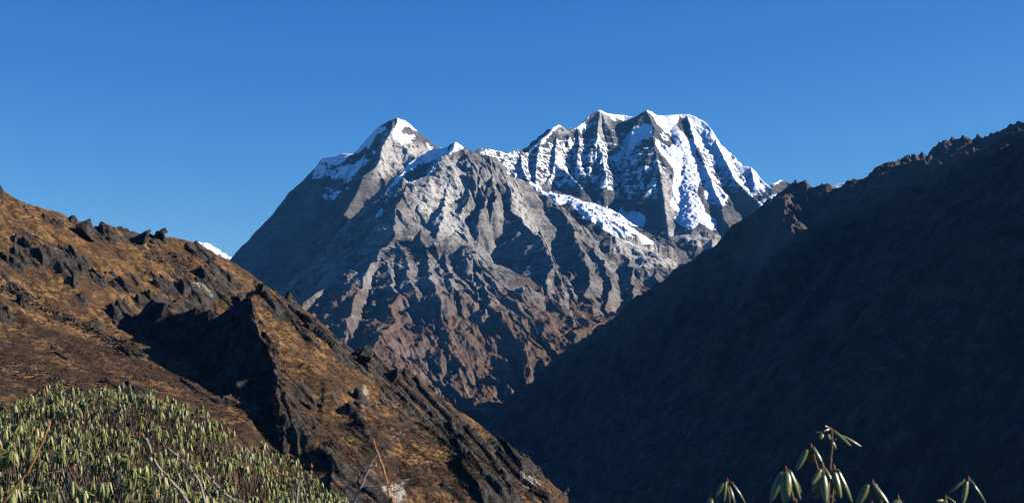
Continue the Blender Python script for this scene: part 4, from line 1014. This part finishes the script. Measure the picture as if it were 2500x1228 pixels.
# ------------------------------------------------------------------ boulders and scree on the brown hillside
rock_m = M("boulder_rock", 0.92, 0.15)
_n = rock_m.noise(0.5, 8, 0.7)
_c = rock_m.mix(rock_m.map(_n, 0.36, 0.64), (0.014, 0.013, 0.012), (0.080, 0.070, 0.062))
_c = rock_m.mix(rock_m.map(rock_m.noise(0.25, 6, 0.7), 0.55, 0.66), _c, (0.13, 0.075, 0.03))
rock_m = rock_m.done(_c, rock_m.bump(rock_m.noise(1.1, 8, 0.7), 0.9, 0.8))
def rock_bm(w, d, h, tilt, seed, sub=3, npts=13):
    rr = random.Random(seed); bm = bmesh.new()
    for i in range(npts):
        v = Vector((rr.gauss(0, 1), rr.gauss(0, 1), rr.gauss(0, 1))).normalized()
        bm.verts.new((v.x * w * rr.uniform(0.40, 0.58), v.y * d * rr.uniform(0.40, 0.58), v.z * h * rr.uniform(0.40, 0.58)))
    bmesh.ops.convex_hull(bm, input=bm.verts)
    bmesh.ops.delete(bm, geom=[v for v in bm.verts if not v.link_faces], context='VERTS')
    if sub:
        bmesh.ops.triangulate(bm, faces=bm.faces)
        bmesh.ops.subdivide_edges(bm, edges=bm.edges, cuts=sub, use_grid_fill=True)
        sc_ = max(w, d, h)
        for v in bm.verts:
            n = Vector(v.co).normalized()
            p = v.co * (5.0 / sc_)
            k = float(fbm(np.array([p.x + p.z * 0.7 + seed]), np.array([p.y + p.z * 0.5]), 3, seed)[0])
            v.co += n * k * sc_ * 0.022
    bmesh.ops.transform(bm, matrix=Matrix.Rotation(tilt, 4, 'Y'), verts=bm.verts)
    return bm
def boulder(px, py, wpx, hpx, tilt, label, seed, dpx=None, foot=0.14):
    """px,py: photo position of the foot centre"""
    p = T_hill.pick(px, py); s = p.y / F_PX
    bm = rock_bm(wpx * s, (dpx or wpx) * s, hpx * s, R(tilt), seed)
    bmesh.ops.translate(bm, verts=bm.verts, vec=(0, 0, hpx * s * foot))
    o = mesh_obj("boulder", bm, rock_m, None, False); o.location = p
    return tag(o, label, "boulder", "boulders along the brown hillside")
boulder(203, 578, 60, 66, 28, "largest rounded boulder on the hill's skyline, grass on its top", 5)
boulder(172, 545, 24, 30, 10, "small dark boulder on the skyline just left of the largest one", 9)
boulder(338, 596, 34, 76, 56, "long slab leaning right on the skyline, its left face black with shade", 31)
boulder(372, 594, 26, 22, 30, "boulder in the dip right of the leaning slab", 38)
boulder(395, 588, 22, 24, 12, "knobbly dark boulder standing up on the skyline above the slope", 44)
boulder(60, 600, 40, 32, 20, "dark flat-topped boulder alone on the grass at the left, below the skyline", 61)
boulder(893, 886, 40, 60, 24, "tall dark block standing on the right-hand ridge", 71, 44, 0.22)
boulder(960, 930, 34, 52, 22, "second tall block, lower down the right-hand ridge", 83, 38, 0.22)
boulder(757, 805, 26, 34, 30, "pointed rock on the ridge where it meets the grey mountain", 91, 28, 0.22)
boulder(637, 722, 26, 40, 20, "dark notch rock at the top of the shaded bluff", 97, 26, 0.2)

def scree(strip, n, smin, smax, seed):
    """broken stones strewn along a strip given in photo pixels (x, y, half width)"""
    rr = random.Random(seed); bm = bmesh.new()
    base = [rock_bm(1, 1, 1, 0, 200 + k, 0, 9) for k in range(6)]
    tm = []
    for b in base:
        tm.append(([v.co.copy() for v in b.verts], [[v.index for v in f.verts] for f in b.faces])); b.free()
    L_ = len(strip) - 1
    for i in range(n):
        t = rr.uniform(0, L_); k = min(int(t), L_ - 1); f = t - k
        a, b = strip[k], strip[k + 1]
        w = a[2] + (b[2] - a[2]) * f
        px, py = a[0] + (b[0] - a[0]) * f + rr.gauss(0, 4), a[1] + (b[1] - a[1]) * f + rr.gauss(0, 0.5) * w
        p = T_hill.pick(px, py)
        s = smin + (smax - smin) * rr.random() ** 3
        M4 = Matrix.Translation(p + Vector((0, 0, s * 0.15))) @ Matrix.Rotation(rr.uniform(0, 6.28), 4, 'Z') @ Matrix.Rotation(rr.uniform(-0.6, 0.6), 4, 'X') @ Matrix.Diagonal((s * rr.uniform(0.8, 1.5), s, s * rr.uniform(0.5, 0.9), 1))
        vs, fs = tm[rr.randrange(6)]
        nv = [bm.verts.new(M4 @ v) for v in vs]
        for fc in fs:
            try: bm.faces.new([nv[q_] for q_ in fc])
            except ValueError: pass
    return bm
def scree_obj(bm, label):
    o = mesh_obj("scree", bm, rock_m, None, False); o['kind'] = 'stuff'; o['label'] = label; o['category'] = "scree"
scree_obj(scree([(0,700,16),(60,728,14),(130,770,14),(203,796,15),(260,828,14),(310,845,15),(352,868,10)], 900, 0.5, 2.6, 3), "dark band of broken stones running down across the brown grass")
scree_obj(scree([(350,628,14),(390,632,18),(430,640,22),(470,652,14)], 260, 0.5, 2.2, 4), "loose dark stones scattered below the skyline rocks")
scree_obj(scree([(0,880,18),(60,905,20),(140,925,14),(210,940,14)], 260, 0.4, 1.8, 6), "sparse stones among the shrubs above the rhododendron bush")

def shrubs(zones, n, seed, mats):
    rr = random.Random(seed); bm = bmesh.new(); done_ = 0; tries = 0
    while done_ < n and tries < n * 12:
        tries += 1
        z = zones[rr.randrange(len(zones))]
        px, py = rr.uniform(z[0], z[2]), rr.uniform(z[1], z[3])
        p = T_hill.pick(px, py)
        if p.y > 760 or float(fbm(np.array([p.x / 14]), np.array([p.y / 14]), 3, 341)[0]) < z[4]: continue
        done_ += 1
        r = rr.uniform(0.5, 1.3); mi = 1 if rr.random() < z[5] else 0
        for k in range(26):
            d = Vector((rr.gauss(0, 1), rr.gauss(0, 1), abs(rr.gauss(0, 0.8)))).normalized() * r * rr.uniform(0.35, 1.0)
            d.z *= 0.75
            c = p + d
            u = Vector((rr.gauss(0, 1), rr.gauss(0, 1), rr.gauss(0, 1))).normalized() * r * rr.uniform(0.15, 0.32)
            w = Vector((rr.gauss(0, 1), rr.gauss(0, 1), rr.gauss(0, 1))).normalized() * r * rr.uniform(0.15, 0.32)
            f = bm.faces.new((bm.verts.new(c - u), bm.verts.new(c + w), bm.verts.new(c + u * 0.6 - w * 0.5)))
            f.material_index = mi
    o = mesh_obj("low_shrubs", bm, mats, None, False); o['kind'] = 'stuff'
    o['label'] = "russet and olive scrub growing over the brown hillside"; o['category'] = "scrub"
def shrub_mat(name, a, b):
    m = M(name, 0.9, 0.1)
    return m.done(m.mix(m.noise(0.8, 3), a, b))
shrubs([(0,760,420,960,-0.1,0.10), (0,820,560,960,-0.1,0.10), (380,880,700,1080,-0.1,0.12), (640,1020,1120,1200,-0.1,0.15), (0,500,620,760,0.22,0.05), (660,760,1000,1050,0.1,0.10), (980,1040,1220,1190,-0.3,0.75), (1050,1120,1340,1228,0.0,0.3)], 3600, 12,
       [shrub_mat("russet_scrub", (0.05, 0.028, 0.02), (0.11, 0.06, 0.038)), shrub_mat("olive_scrub", (0.03, 0.035, 0.016), (0.065, 0.07, 0.032))])

# ------------------------------------------------------------------ the one small cloud
def cloud():
    rr = random.Random(5); bm = bmesh.new()
    Y = 30000.0
    for (px, py, r) in [(478,614,29),(500,613,24),(512,618,20),(522,622,20),(541,630,16),(558,635,11),(570,640,9),(500,640,36),(535,648,26),(450,630,30)]:
        c = U(px, py, Y + rr.uniform(-60, 60)); s = r * Y / F_PX
        m = Matrix.Translation(c) @ Matrix.Diagonal((s, s, s * 0.85, 1))
        bmesh.ops.create_icosphere(bm, subdivisions=5, radius=1.0, matrix=m)
    for v in bm.verts:
        p = v.co / 190.0; k = float(fbm(np.array([p.x + p.y * 0.3]), np.array([p.z]), 4, 77)[0])
        v.co += v.normal * k * 9 if v.normal.length else Vector()
    m = M("cloud", 1.0, 0.0); m.done((0.93, 0.94, 0.96))
    o = mesh_obj("cloud", bm, m.m)
    rm = o.modifiers.new("merge", 'REMESH'); rm.mode = 'VOXEL'; rm.voxel_size = 9.0; rm.use_smooth_shade = True
    sm = o.modifiers.new("soften", 'SMOOTH'); sm.factor = 0.5; sm.iterations = 14
    tag(o, "small white cloud peeping out between the brown hillside and the dark mountain", "cloud")
cloud()
